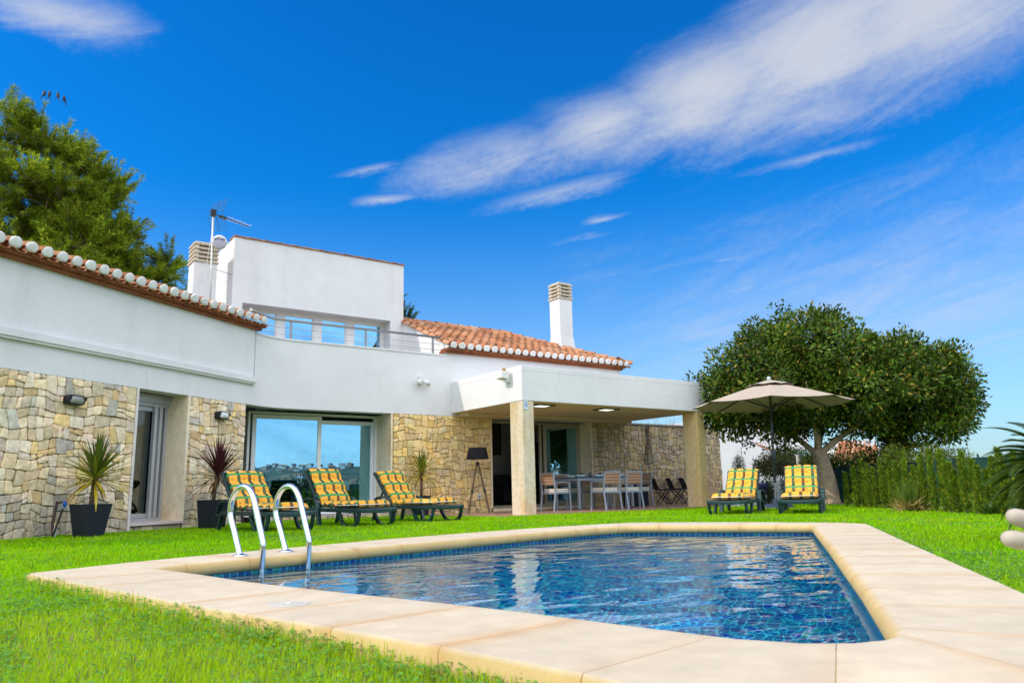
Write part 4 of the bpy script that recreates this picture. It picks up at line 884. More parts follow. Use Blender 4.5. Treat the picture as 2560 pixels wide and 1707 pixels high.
def make_lounger(label, phi, hw):
    t = thing("sun_lounger", (0, 0, 0), label, "sun lounger", "dark green resin sun loungers")
    W = hw; zr_ = .275; cp, sp_ = math.cos(phi), math.sin(phi)
    mb = MB()
    for s in (-1, 1):
        pts = [(-.62, zr_ - .02), (-.3, zr_), (.1, zr_ - .005), (.6, zr_ - .012), (1.0, zr_ - .02), (1.24, zr_ - .012)]
        for a, b in zip(pts, pts[1:]): mb.bar((a[0] - .002, s * W, a[1]), (b[0] + .002, s * W, b[1]), .045, .062)
    for k in range(9): x = -.02 + k * .14; mb.box(x, x + .09, -W + .02, W - .02, zr_ - .012, zr_ + .012)
    for k in range(8):
        y0, y1 = -W + 2 * W * k / 8, -W + 2 * W * (k + 1) / 8; d0 = .022 * (1 - ((k - 4) / 4) ** 2); d1 = .022 * (1 - ((k - 3) / 4) ** 2)
        mb.bar((1.24, y0 - .001, zr_ - .012 - d0), (1.24, y1 + .001, zr_ - .012 - d1), .05, .055)
    mb.box(-.64, -.58, -W, W, zr_ - .04, zr_ + .01)
    mb.build("frame", PLAST, t, bevel=.008)
    mb = MB()
    f = lambda s, y, h=0: (-.02 - s * cp - h * sp_, y, .285 + s * sp_ - h * cp)
    for s in (-1, 1): mb.bar(f(0, s * (W - .04)), f(.82, s * (W - .04)), .04, .05, (sp_, 0, cp))
    for k in range(6): mb.bar(f(.08 + k * .135, -W + .05), f(.08 + k * .135, W - .05), .085, .02, (-sp_, 0, cp))
    mb.bar(f(.80, -W + .02), f(.80, W - .02), .05, .045, (-sp_, 0, cp))
    for s in (-1, 1): mb.bar(f(.45, s * .22, .03), (-.55, s * .22, zr_), .03)
    mb.build("backrest", PLAST, t, bevel=.008)
    for s in (-1, 1):   # looped foot leg, splayed mid leg
        mb = MB(); pts = [(.62, zr_ - .03), (.70, .12), (.79, .03), (.90, .006), (1.03, .008), (1.13, .05), (1.19, .14), (1.21, zr_ - .03)]
        for a, b in zip(pts, pts[1:]): mb.bar((a[0], s * (W - .01), a[1]), (b[0], s * (W - .01), b[1]), .055, .05, (0, 1, 0))
        mb.build("leg", PLAST, t, bevel=.01)
        mb = MB(); mb.bar((.02, s * (W + .015), zr_), (.10, s * (W + .02), -.02), .05, .075, (0, 1, 0)); mb.build("leg", PLAST, t, bevel=.01)
        mb = MB(); mb.bar((-.45, s * (W - .01), zr_), (-.55, s * W, -.02), .05, .06, (0, 1, 0)); mb.build("leg", PLAST, t, bevel=.01)
        mb = MB(); pts = [(.03, zr_ - .02), (.0, .38), (-.03, .425), (-.10, .445), (-.34, .44), (-.42, .41), (-.50, .30), (-.52, zr_ - .02)]
        for a, b in zip(pts, pts[1:]): mb.bar((a[0], s * (W + .025), a[1]), (b[0], s * (W + .025), b[1]), .03, .07, (0, 1, 0))
        mb.build("armrest", PLAST, t, bevel=.009)
    return t
def make_cushion(label, phi, hw, seed):
    t = thing("lounger_cushion", (0, 0, 0), label, "cushion", "plaid cushions lying on the sun loungers"); r_ = random.Random(seed)
    cp, sp_ = math.cos(phi), math.sin(phi); z0 = .292; path = []
    for i in range(41): s = .80 - .80 * i / 40 * 1.0; path.append((-.0 - s * cp, z0 + .012 + s * sp_, (sp_, cp), .80 - s))
    bend = 8
    for i in range(1, 53): x = 1.14 * i / 52; path.append((x, z0 + .012 + .02 * max(0, (x - .85)) , (0, 1), .80 + x))
    hw = hw - .045; vs = []; uvs = []; nring = 20; mb = MB(); rows = []
    for (x, z, (nx, nz), v) in path:
        q = (v % .25) / .25; tuft = .5 - .5 * math.cos(2 * math.pi * q); th = .042 + .036 * tuft ** .5
        if abs(v - .80) < .07: th = .045
        end = min(1, (v + .012) / .04, (1.955 - v) / .04); th *= max(.15, end) ** .5
        ring = []; ru = []
        for k in range(nring):
            a = 2 * math.pi * k / nring; c, s = math.cos(a), math.sin(a)
            y = hw * math.copysign(abs(c) ** .42, c); hgt = th * (math.copysign(abs(s) ** .55, s) * (1.0 if s > 0 else .35) + .35)
            hgt += (.006 * math.sin(9 * y + v * 7 + seed) if s > 0 else 0)
            ring.append((x + nx * hgt, y, z + nz * hgt)); ru.append((.5 * .58 - y if s >= 0 else .5 * .58 - y, v))
        rows.append((ring, ru))
    for i in range(len(rows) - 1):
        for k in range(nring):
            j = (k + 1) % nring
            mb.quad(rows[i][0][k], rows[i][0][j], rows[i + 1][0][j], rows[i + 1][0][k], uv=[rows[i][1][k], rows[i][1][j], rows[i + 1][1][j], rows[i + 1][1][k]])
    for e in (0, len(rows) - 1): mb.add(rows[e][0], [list(range(nring))], [rows[e][1]])
    o = mb.build("pad", CUSH, t, smooth=True)
    bm = bmesh.new(); bm.from_mesh(o.data); bmesh.ops.remove_doubles(bm, verts=bm.verts, dist=1e-5); bmesh.ops.recalc_face_normals(bm, faces=bm.faces); bm.to_mesh(o.data); bm.free()
    zt = z0 + .05; pts = [(.42, hw + .004, zt - .008), (.8, hw + .006, zt - .004), (1.1, hw + .004, zt + .003), (1.15, hw - .03, zt + .004), (1.162, 0, zt + .004), (1.15, -hw + .03, zt + .004), (1.1, -hw - .004, zt + .003), (.8, -hw - .006, zt - .004), (.42, -hw - .004, zt - .008)]
    MB().tube(pts, .007, 6).build("piping", PIPE, t, smooth=True)
    return t
for i, (x, y, rot, phi, hw, dz, l1, l2) in enumerate((
    (3.66, 11.75, -84, 45.5, .345, 0, "dark green sun lounger behind the pool ladder, standing before the dark red cordyline", "plaid cushion on the lounger behind the pool ladder, before the dark red cordyline"),
    (5.10, 12.10, -82, 51, .335, 0, "dark green sun lounger in the middle of the row of three, before the window", "plaid cushion on the middle lounger of the row of three, before the window"),
    (6.62, 12.55, -81, 47.5, .325, 0, "dark green resin sun lounger beside the yellowing cordyline, nearest to the terrace", "plaid cushion on the lounger beside the yellowing cordyline, nearest to the terrace"),
    (11.90, 9.20, 207, 41, .325, -.035, "dark green resin sun lounger between the rear terrace column and the parasol pole", "plaid cushion on the lounger between the rear terrace column and the parasol pole"),
    (12.38, 8.21, 211, 44, .325, -.035, "dark green resin sun lounger in front of the broad tree trunk", "plaid cushion on the lounger in front of the broad tree trunk"))):
    o = make_lounger(l1, R(phi), hw); o.location = (x, y, dz); o.rotation_euler = (0, 0, R(rot))
    o = make_cushion(l2, R(phi), hw, i * 3 + 1); o.location = (x, y, dz); o.rotation_euler = (0, 0, R(rot))

# ------------------------------------------------------------------ pool ladder, skimmer lid
t = thing("pool_ladder", (1.70, 5.77, .08), "polished steel pool ladder with two hooped handrails on the far coping", "ladder")
ed = Vector((.96, .28, 0)).normalized(); ind = Vector((.28, -.96, 0)).normalized()
prof = [(0, 0), (-.05, .09), (-.09, .17), (-.145, .27), (-.155, .33), (-.14, .40), (-.10, .455), (-.04, .49), (.02, .497), (.08, .475), (.13, .42), (.17, .34), (.235, .19), (.27, .11), (.278, .07), (.275, 0), (.27, -.12), (.265, -.6), (.26, -.95)]
for k in (0, 1):
    o = ed * (.395 * k); pts = [o + ind * q + Vector((0, 0, z)) for q, z in prof]
    sm_ = []
    for i in range(len(pts) - 1):
        p0, p1, p2, p3 = pts[max(i - 1, 0)], pts[i], pts[i + 1], pts[min(i + 2, len(pts) - 1)]
        for j in range(4): u = j / 4; sm_.append(.5 * ((2 * p1) + (p2 - p0) * u + (2 * p0 - 5 * p1 + 4 * p2 - p3) * u * u + (3 * p1 - p0 - 3 * p2 + p3) * u ** 3))
    sm_.append(pts[-1]); ra = MB().tube(sm_, .0215, 14).build("handrail", CHROME, t, smooth=True)
    MB().lathe([(.055, 0), (.053, .008), (.03, .014), (.024, .02)], o, 20).build("flange", CHROME, t, smooth=True)
    MB().tube([o + ind * .277 + Vector((0, 0, .075)), o + ind * .277 + Vector((0, 0, .06))], .0235, 14).build("sleeve", mat("tarnished_joint", (.55, .42, .28), .3, metal=.8), ra)
for z in (-.32, -.6, -.88): MB().obox(ed * .1975 + ind * .255 + Vector((0, 0, z)), ed * .2, ind * .04, (0, 0, .012)).build("step", STEEL, t)
t = thing("skimmer_lid", (1.10, 3.06, .081), "round white skimmer lid set into the near coping", "lid")
MB().lathe([(.085, -.003), (.085, .001), (.075, .0025), (.073, .001), (.02, .002)], n=36).build("cover", mat("aged_white_plastic", (.50, .46, .39), .6, var=.15), t, smooth=False); MB().lathe([(.008, .002), (.008, .005), (.004, .006)], n=12).build("knob", PLUG, t)

# ------------------------------------------------------------------ terrace furniture
ALU = mat("blue_grey_aluminium", (.34, .40, .47), .35, metal=.25, var=.04, world=False); WEAVE = mat("brown_textilene", (.36, .22, .14), .8, var=.15, vs=60, world=False); SEATC = mat("cream_cushion", (.72, .66, .56), .9, var=.05, world=False)
tb = thing("dining_table", (12.72, 14.18, .03), "long blue grey aluminium dining table laid for a meal on the covered terrace", "table")
for sx in (-1, 1):
    for sy in (-1, 1): lg = MB().box(sx * .87 - .03, sx * .87 + .03, sy * .42 - .03, sy * .42 + .03, .02, .67).build("leg", ALU, tb, bevel=.004); MB().box(sx * .87 - .025, sx * .87 + .025, sy * .42 - .025, sy * .42 + .025, 0, .019).build("foot", BLACK, lg)
mb = MB()
for sy in (-1, 1): mb.box(-.92, .92, sy * .44 - .012, sy * .44 + .012, .672, .735)
for sx in (-1, 1): mb.box(sx * .91 - .012, sx * .91 + .012, -.427, .427, .672, .735)
mb.build("apron", ALU, tb); MB().box(-.95, .95, -.48, .48, .737, .755).build("tabletop", mat("dark_teal_glass", (.03, .10, .14), .06, spec=.8), tb, bevel=.003)
def make_chair(label):
    c = thing("dining_chair", (0, 0, 0), label, "chair", "aluminium chairs round the dining table")   # faces +y
    for s in (-1, 1):
        mb = MB(); mb.bar((s * .25, .24, 0), (s * .25, .21, .62), .032); mb.build("leg", ALU, c, bevel=.004)
        mb = MB(); mb.bar((s * .25, -.26, 0), (s * .245, -.20, .42), .032); mb.bar((s * .245, -.20, .415), (s * .24, -.25, .86), .032); mb.build("leg", ALU, c, bevel=.004)
        mb = MB(); mb.bar((s * .25, .24, .625), (s * .25, .02, .645), .04, .022); mb.bar((s * .25, .021, .645), (s * .245, -.23, .625), .04, .022); mb.build("armrest", ALU, c, bevel=.004)
    mb = MB()
    for s in (-1, 1): mb.bar((s * .235, -.2, .40), (s * .235, .225, .41), .025, .04)
    mb.bar((-.24, .22, .41), (.24, .22, .41), .025, .04); mb.bar((-.24, -.2, .40), (.24, -.2, .40), .025, .04); mb.box(-.236, .236, -.20, .22, .40, .408)
    mb.build("seat_frame", ALU, c); MB().bar((-.24, -.248, .85), (.24, -.248, .85), .03, .025).build("back_rail", ALU, c)
    mb = MB()
    for k in range(4):
        z0, z1 = .575 + k * .066, .575 + (k + 1) * .066; yy = lambda z: -.212 - (z - .5) * .112
        zz = [z0, (z0 + z1) / 2, z1]
        for a, b, oa, ob in ((zz[0], zz[1], .0, .012), (zz[1], zz[2], .012, .0)):
            mb.quad((-.23, yy(a) - oa, a), (.23, yy(a) - oa, a), (.23, yy(b) - ob, b), (-.23, yy(b) - ob, b)); mb.quad((.23, yy(a) + .02 + oa, a), (-.23, yy(a) + .02 + oa, a), (-.23, yy(b) + .02 + ob, b), (.23, yy(b) + .02 + ob, b))
    mb.build("back_panel", WEAVE, c)
    cu = MB().box(-.225, .225, -.17, .235, .412, .455).box(-.22, .22, -.168, .232, .457, .497).build("cushion", SEATC, c, bevel=.014)
    return c
ch0 = make_chair("aluminium chair at the head of the dining table nearest the front terrace column")
ch0.location = (11.28, 13.93, .03); ch0.rotation_euler = (0, 0, R(-90))
for x, y, rz, lab in ((12.10, 13.10, 0, "aluminium chair on the pool side of the dining table, nearer the front column"), (12.80, 13.10, 0, "aluminium chair on the pool side of the dining table, nearer the rear column"), (12.42, 14.82, 180, "aluminium chair behind the dining table, in front of the glass terrace door"), (13.24, 14.82, 180, "aluminium chair behind the dining table, in front of the beige door jamb"), (14.22, 14.15, 90, "aluminium chair with a sunlit back at the far end of the dining table")):
    dup(ch0, (x, y, .03), R(rz), lab)
PORC = mat("white_porcelain", (.75, .78, .76), .2); GL = glass_mat("drinking_glass", .12, (.86, .93, .93)); MATB = mat("turquoise_placemat", (.02, .32, .42), .6)
for i, (x, y, lab) in enumerate(((12.08, 13.95, "white bowl at the near left corner of the dining table"), (12.62, 13.9, "white bowl at the middle of the dining table's near side"), (13.42, 14.02, "white bowl at the far end of the dining table"), (12.2, 14.45, "white bowl at the left of the dining table's far side"))):
    o = MB().lathe([(.06, 0), (.10, .012), (.135, .045), (.128, .045), (.09, .018), (.02, .012)], n=24).build("bowl", PORC, smooth=True); o.location = (x, y, .792); tag(o, lab, "bowl", "white bowls on the dining table")
    o = MB().box(-.2, .2, -.14, .14, 0, .004).build("placemat", MATB); o.location = (x + (.0 if i != 2 else .02), y, .7865); tag(o, lab.replace("white bowl", "placemat under the white bowl"), "placemat", "placemats on the dining table")
for x, y, lab in ((12.32, 13.86, "drinking glass right of the near left bowl on the dining table"), (12.42, 14.30, "drinking glass towards the back of the dining table's left half"), (12.86, 13.92, "drinking glass right of the middle bowl on the dining table"), (13.08, 14.35, "drinking glass towards the back of the dining table's right half")):
    o = MB().lathe([(.03, 0), (.038, .11), (.036, .11), (.028, .006)], n=18).build("drinking_glass", GL, smooth=True); o.location = (x, y, .786); tag(o, lab, "glass", "drinking glasses on the dining table")
t = thing("pepper_mill", (13.0, 14.1, .786), "dark pepper mill with a white top on the dining table", "pepper mill"); MB().lathe([(.03, 0), (.022, .05), (.032, .10), (.02, .105)], n=16).build("body", BLACK, t, smooth=True); MB().sphere((0, 0, .125), .022, 12, 8).build("cap", PORC, t, smooth=True)
# folding chairs, cool box
NAVY = mat("navy_black_canvas", (.012, .014, .030), .8, var=.15, world=False)
def folding_chair(label):
    c = thing("folding_chair", (0, 0, 0), label, "folding chair", "black folding chairs against the stone wall")   # faces +x
    for s in (-1, 1):
        for a, b in (((-.16, 0), (.16, .42)), ((.18, 0), (-.14, .40))): mb = MB(); mb.bar((a[0], s * .2, a[1]), (b[0], s * .2, b[1]), .022, .022); mb.build("leg", BLACK, c)
        MB().bar((-.14, s * .2, .40), (-.27, s * .2, .72), .022).build("back_post", BLACK, c)
    MB().box(-.17, .2, -.21, .21, .40, .44).build("seat", NAVY, c, bevel=.012); mb = MB(); mb.bar((-.185, 0, .44), (-.27, 0, .73), .38, .03, (1, 0, .3)); mb.build("backrest", NAVY, c, bevel=.008)
    return c
fc = folding_chair("black folding chair nearest the dining table, against the stone wall"); fc.location = (15.85, 14.85, .03); fc.rotation_euler = (0, 0, R(-32))
dup(fc, (16.48, 14.86, .03), R(-32), "black folding chair half behind the rear terrace column, against the stone wall"); dup(fc, (17.05, 14.88, .03), R(-32), "black folding chair almost hidden behind the rear terrace column")
t = thing("storage_box", (14.88, 14.92, .03), "dark navy storage box against the stone wall behind the dining table", "box"); MB().box(-.28, .28, -.2, .2, 0, .52).build("body", NAVY, t, bevel=.01); MB().box(-.295, .295, -.215, .215, .522, .57).build("lid", NAVY, t, bevel=.01)
# tripod floor lamp
t = thing("tripod_lamp", (9.49, 14.50, .03), "tripod floor lamp with a black drum shade on the terrace edge", "floor lamp"); WOOD = mat("grey_brown_timber", (.16, .095, .065), .5, var=.25, vs=30, world=False)
mb = MB(); n_ = 28; mb.lathe([(.262, 1.20), (.20, 1.455), (.198, 1.455), (.26, 1.20)], n=n_, cap=False); mb.build("lamp_shade", mat("black_shade_cloth", (.006, .006, .009), .9), t, smooth=True)
MB().tube([(0, 0, 1.10), (0, 0, 1.27)], .012, 8).build("stem", STEEL, t); MB().lathe([(.03, 1.06), (.045, 1.08), (.045, 1.12), (.02, 1.14)], n=16).build("hub", BLACK, t)
for a in (-162, -78, -18 + 25):
    d = Vector((math.cos(R(a)), math.sin(R(a)), 0)); p0 = d * .03 + Vector((0, 0, 1.09)); p1 = d * .35; lg = MB().bar(p0, p0.lerp(p1, .55), .036, .022).build("leg", WOOD, t)
    MB().bar(p0.lerp(p1, .5), p1, .026, .018).build("lower_rod", WOOD, lg); MB().tube([p0.lerp(p1, .53), p0.lerp(p1, .59)], .027, 8).build("clamp", BLACK, lg)
MB().tube([(0, 0, 1.08), (.02, -.02, .7), (.1, .1, .25), (.25, .25, .02), (.42, .5, .02), (.47, .66, .2), (.48, .69, .36)], .004, 5).build("cord", BLACK, t)

# ------------------------------------------------------------------ parasol and what stands round the right-hand loungers
CANV = mat("beige_canvas", (.42, .345, .265), .9, var=.06, world=False, trans=.02); POLE = mat("dark_grey_pole", (.06, .075, .09), .35, metal=.4, world=False)
t = thing("parasol", (14.0, 9.92, 0), "open beige parasol on a dark tilting pole between the two right-hand loungers", "parasol")
lean = Vector((.075, -.05, 0)) / 2.7; ax = lambda z: lean * z + Vector((0, 0, z)); RR = 1.68; ZE_, ZT = 2.22, 2.70; a0 = math.atan2(-.577, -.815)
def pv(k, f, dz=0.0):   # point along rib k at fraction f from the top
    a = a0 + k * math.pi / 4; c = ax(ZT + dz); return Vector((c.x + math.cos(a) * RR * f, c.y + math.sin(a) * RR * f, ZT + dz - (ZT - ZE_) * (f ** 1.08)))
mb = MB(); nf = 10
for k in range(8):
    for i in range(nf):
        f0, f1 = .0 + i / nf, (i + 1) / nf
        for j in range(4):
            def pt(f, u):
                a, b = pv(k, f), pv(k + 1, f); p = a.lerp(b, u); sag = 4 * u * (1 - u); p.z -= .03 * sag * f; 
                return p + (Vector((0, 0, .0)))
            mb.quad(pt(f0, j / 4), pt(f1, j / 4), pt(f1, (j + 1) / 4), pt(f0, (j + 1) / 4))
o = mb.build("canopy", CANV, t, smooth=True)
mb = MB()
for k in range(8):
    for i in range(4):
        f0, f1 = i / 4 * .30, (i + 1) / 4 * .30
        for j in range(3):
            def pt2(f, u): p = pv(k, f, .05).lerp(pv(k + 1, f, .05), u); p.z += .012 * math.sin(u * 6.28) if f > .29 else 0; return p
            mb.quad(pt2(f0, j / 3), pt2(f1, j / 3), pt2(f1, (j + 1) / 3), pt2(f0, (j + 1) / 3))
mb.build("vent_flap", CANV, t, smooth=True)
MB().tube([ax(0.0), ax(1.02), ax(1.021)], .020, 10).build("lower_pole", mat("bare_pole", (.40, .42, .45), .3, metal=.8, world=False), t); MB().tube([ax(.55), ax(ZT + .04)], .0245, 10).build("pole", POLE, t, smooth=True)
mb = MB(); c_ = ax(1.12); mb.tube([ax(1.02), ax(1.07), ax(1.18), ax(1.24)], [.026, .045, .045, .028], 12); mb.bar(c_ + Vector((-.03, -.03, -.02)), c_ + Vector((-.10, -.06, -.09)), .022); mb.build("crank", POLE, t)
MB().lathe([(.03, ZT + .04), (.045, ZT + .06), (.04, ZT + .10), (.012, ZT + .12)], lean * ZT, 14).build("finial", mat("pale_finial", (.55, .60, .62), .4), t, smooth=True)
for k in range(8):
    rb = MB().bar(pv(k, .05, -.03), pv(k, .99, -.02), .018, .022).build("rib", POLE, t); mb = MB(); mb.bar(ax(2.12), pv(k, .5, -.03), .014, .016); mb.build("strut", POLE, rb)
MB().tube([ax(2.07), ax(2.16)], .042, 12).build("runner", POLE, t)
MB().lathe([(.36, 0), (.36, .06), (.30, .10), (.06, .12), (.045, .22)], (0, 0, 0), 28).build("base", mat("blue_grey_base", (.035, .055, .10), .5), t, bevel=.008)
t = thing("fabric_basket", (15.0, 11.0, 0), "navy and maroon fabric basket with a pale fringe behind the angled lounger", "basket")
MB().lathe([(.10, .16), (.13, .34), (.16, .50), (.15, .50), (.12, .34), (.09, .18)], n=20).build("basket_body", mat("maroon_fabric", (.035, .012, .03), .9, var=.3, world=False), t, smooth=True); MB().lathe([(.168, .42), (.172, .52), (.13, .545), (.02, .53)], n=20).build("cover", mat("navy_cloth", (.012, .014, .07), .9, world=False), t, smooth=True)
mb = MB()
for k in range(22): a = 2 * math.pi * k / 22; mb.bar((.128 * math.cos(a), .128 * math.sin(a), .28), (.112 * math.cos(a), .112 * math.sin(a), .20), .02, .004)
mb.build("fringe", mat("pale_fringe", (.40, .32, .32), .9), t); MB().lathe([(.11, 0), (.09, .159)], n=16).build("stand", BLACK, t)

# ------------------------------------------------------------------ tap, near chair
t = thing("garden_tap", (*wing(4.95, .30), 0), "brown standpipe with a blue tap handle and black hose beside the big planter", "tap")
mb = MB(); mb.tube([(.02, .0, 0), (.0, 0, .2), (.03, 0, .50)], .018, 8); mb.tube([(.03, 0, .48), (.09, -.03, .49)], .014, 8); mb.build("standpipe", mat("rusty_pipe", (.07, .035, .03), .7, var=.4), t); MB().sphere((.12, -.04, .46), .032, 8, 6, (.8, .8, 1.4)).build("tap_handle", mat("blue_plastic", (.01, .12, .62), .35), t, smooth=True)
MB().tube([(.10, -.05, .40), (.05, -.06, .2), (.0, -.07, .0)], .014, 8).build("hose", BLACK, t); MB().tube([(.028, -.02, .02), (.045, -.02, .17)], .024, 8).build("collar", PLUG, t)
t = thing("garden_chair", (1.95, .45, 0), "pale timber garden chair whose two rounded arm ends reach in at the right edge", "chair"); TIMB = mat("bleached_timber", (.46, .385, .31), .7, var=.08, vs=14)
def slat(name, a, b, r):
    a = Vector(a); b = Vector(b); d = (b - a).normalized(); L = (b - a).length
    pts = [a + d * q for q in (0, .006, .014, .03, .1, L)]; return MB().tube(pts, [r * .35, r * .7, r * .9, r, r, r], 14).build(name, TIMB, t, smooth=True, off=t.location)
slat("armrest", (1.655, .652, .4335), (1.955, .525, .336), .0175); slat("armrest", (1.64, .662, .3905), (1.955, .50, .330), .0175)
for x, y in ((1.96, .512), (2.2, .40), (2.15, .30)): MB().box(x - .02, x + .02, y - .02, y + .02, 0, .345).build("leg", TIMB, t, off=t.location)
mb = MB(); mb.obox((2.10, .41, .36), (.16, -.07, 0), (.05, .115, 0), (0, 0, .0145)); mb.build("seat", TIMB, t, off=t.location)
# ------------------------------------------------------------------ vegetation
def leaf_mat(name, trans=.3, rough=.5, spec=.35, var=.15):
    return mat(name, rough=rough, attr=True, var=var, vs=3, spec=spec, trans=trans, world=False)
def unit(a): return a / np.maximum(np.linalg.norm(a, axis=-1, keepdims=True), 1e-9)
def blades(P, D, Nn, length, width, bend=.15):
    """leaf quads (kite, folded at the midrib by two triangles): base P, direction D, normal Nn; arrays"""
    n = len(P); S = unit(np.cross(D, Nn)); L = np.asarray(length)[:, None]; Wd = np.asarray(width)[:, None]; Nn = unit(np.cross(S, D))
    a = P; b = P + D * L * .45 + S * Wd * .5 - Nn * L * .0; c = P + D * L - Nn * L * bend; d = P + D * L * .45 - S * Wd * .5; 
    V = np.stack([a, b, c, d], 1).reshape(-1, 3); F = np.arange(n * 4).reshape(n, 4); return V, F
def tone(n, base, spread=.2, alt=None, palt=0.0):
    c = np.asarray(base)[None, :] * (1 + nrg.normal(0, spread, (n, 1))).clip(.45, 1.7)
    if alt is not None:
        k = nrg.random(n) < palt; c[k] = np.asarray(alt)[None, :] * (1 + nrg.normal(0, spread, (k.sum(), 1))).clip(.5, 1.6)
    return c
LAT = np.array([.811, -.584, 0]); DEP = np.array([.584, .811, 0])     # sideways and away, as seen from the pool corner
def broad_crown(blobs, per, clump, length, width, base, alt, palt, surf=.75, spread=.22, bump=.10):
    """blobs: (centre, radii, number of clumps); leaves in tufts spread through the volume, mostly near the surface"""
    Ps, Ds, Ns, Ls, Ws, Cs = [], [], [], [], [], []
    for c, r, k in blobs:
        u = unit(nrg.normal(size=(k, 3))); rad = np.where(nrg.random(k) < surf, nrg.uniform(.82, 1.06, k), nrg.uniform(.3, .85, k))[:, None]
        cen = np.asarray(c) + (u * rad * (1 + bump * np.sin(u[:, :1] * 9 + u[:, 1:2] * 7 + 3 * u[:, 2:3] * 5) + bump * .6 * np.sin(u[:, :1] * 17 - u[:, 1:2] * 13 + u[:, 2:3] * 21))) @ np.diag(r)
        out = unit(u / np.asarray(r))
        ct = nrg.normal(1, .24, k).clip(.45, 1.6)
        n = k * per; ci = np.repeat(np.arange(k), per); off = nrg.normal(size=(n, 3)) * clump; off *= np.minimum(1, 2.0 / np.maximum(np.linalg.norm(off / clump, axis=1, keepdims=True), 1e-6))
        P = cen[ci] + off; D = unit(out[ci] * .5 + unit(off) * .7 + nrg.normal(size=(n, 3)) * .45 + np.array([0, 0, .12])); Nn = unit(out[ci] + nrg.normal(size=(n, 3)) * .5 + np.array([0, 0, .35]))
        Ps.append(P); Ds.append(D); Ns.append(Nn); Ls.append(nrg.uniform(.75, 1.2, n) * length); Ws.append(nrg.uniform(.75, 1.2, n) * width); Cs.append(tone(n, base, spread, alt, palt) * ct[ci][:, None])
    V, F = blades(*[np.concatenate(q) for q in (Ps, Ds, Ns, Ls, Ws)]); return V, F, np.concatenate(Cs)
BARK = mat("pale_bark", (.52, .38, .25), .9, var=.3, vs=7, bump=.01, bs=22, stain=((.26, .19, .13), 3, .5, .75, .5)); DBARK = mat("dark_bark", (.12, .085, .06), .95, var=.3, vs=9, bump=.01, bs=30)
def limb(mb, pts, r0, r1, n=9):
    m = len(pts); sm = []
    P = [Vector(p) for p in pts]
    for i in range(m - 1):
        p0, p1, p2, p3 = P[max(i - 1, 0)], P[i], P[i + 1], P[min(i + 2, m - 1)]
        for j in range(4): u = j / 4; sm.append(.5 * ((2 * p1) + (p2 - p0) * u + (2 * p0 - 5 * p1 + 4 * p2 - p3) * u * u + (3 * p1 - p0 - 3 * p2 + p3) * u ** 3))
    sm.append(P[-1]); k = len(sm); mb.tube(sm, [r0 + (r1 - r0) * (i / (k - 1)) ** .8 for i in range(k)], n)
# broad ficus behind the loungers
TS = 1.12; FT = np.array([15.41 * TS, 9.56 * TS, -.06])
fic = thing("ficus_tree", tuple(FT), "broad evergreen tree with a pale trunk and a wide dense crown behind the right-hand loungers", "tree")
at = lambda l, d, z: tuple(FT + (LAT * l + DEP * d * .95 + np.array([0, 0, z])) * TS)
mb = MB()
limb(mb, [at(.05, 0, -.1), at(.02, 0, .45), at(-.06, 0, .9), at(-.14, 0, 1.25)], .225, .18, 12); mb.tube([at(.06, 0, -.1), at(.05, 0, .06), at(.03, 0, .25)], [.29, .235, .195], 12)
for pts, r0 in (([(-.13, 0, 1.1), (-.5, .2, 1.5), (-1.2, .4, 2.0), (-1.9, .4, 2.5)], .09), ([(-.14, 0, 1.15), (-.17, -.1, 1.8), (-.3, .1, 2.6), (-.2, .2, 3.6)], .10), ([(-.1, 0, 1.15), (.35, -.1, 1.5), (1.1, .1, 1.95), (2.2, .2, 2.4), (3.0, .1, 2.7)], .09), ([(-.12, 0, 1.2), (.2, .5, 1.7), (.8, 1.2, 2.5), (1.2, 1.5, 3.2)], .07), ([(-.12, 0, 1.2), (-.4, -.6, 1.8), (-.7, -1.2, 2.6)], .07), ([(.4, -.1, 1.52), (.9, -.7, 2.0), (1.6, -1.0, 2.8)], .06), ([(-.6, .2, 1.55), (-1.1, -.3, 1.75), (-1.9, -.4, 2.0)], .045)):
    limb(mb, [at(*p) for p in pts], r0, .018)
mb.build("trunk", BARK, fic, smooth=True, off=FT)
bl = [(at(-1.3, .1, 2.9), (1.25, 1.3, .95), 230), (at(-.1, .1, 3.35), (1.45, 1.5, 1.05), 300), (at(-2.1, .1, 2.45), (.75, .9, .62), 110), (at(1.5, .1, 2.85), (1.5, 1.5, .92), 280), (at(2.65, .0, 2.55), (.86, 1.1, .82), 170), (at(.7, -.4, 2.6), (1.6, 1.3, .85), 220), (at(2.3, -.2, 2.0), (1.1, 1.0, .55), 110), (at(-.9, -.3, 2.25), (1.4, 1.2, .5), 120), (at(-1.0, .1, 3.75), (.75, .8, .42), 60), (at(.1, .1, 4.15), (.7, .7, .28), 50), (at(2.9, .1, 3.2), (.6, .6, .35), 40), (at(2.0, 0, 3.45), (.5, .6, .3), 36), (at(2.95, 0, 2.1), (.5, .6, .45), 40), (at(-.85, -.3, 2.0), (.8, .5, .3), 50), (at(1.2, -.3, 1.95), (.7, .5, .28), 40)]
bl = [(tuple(FT + (np.array(c) - FT) * .955 + np.array([0, 0, .03])), tuple(q * TS * .93 for q in r), k) for c, r, k in bl]
V, F, Cc_ = broad_crown([(c, r, int(k * .62)) for c, r, k in bl], 80, .145, .118, .058, (.064, .122, .008), (.24, .19, .02), .12, spread=.42, surf=.85, bump=.13)
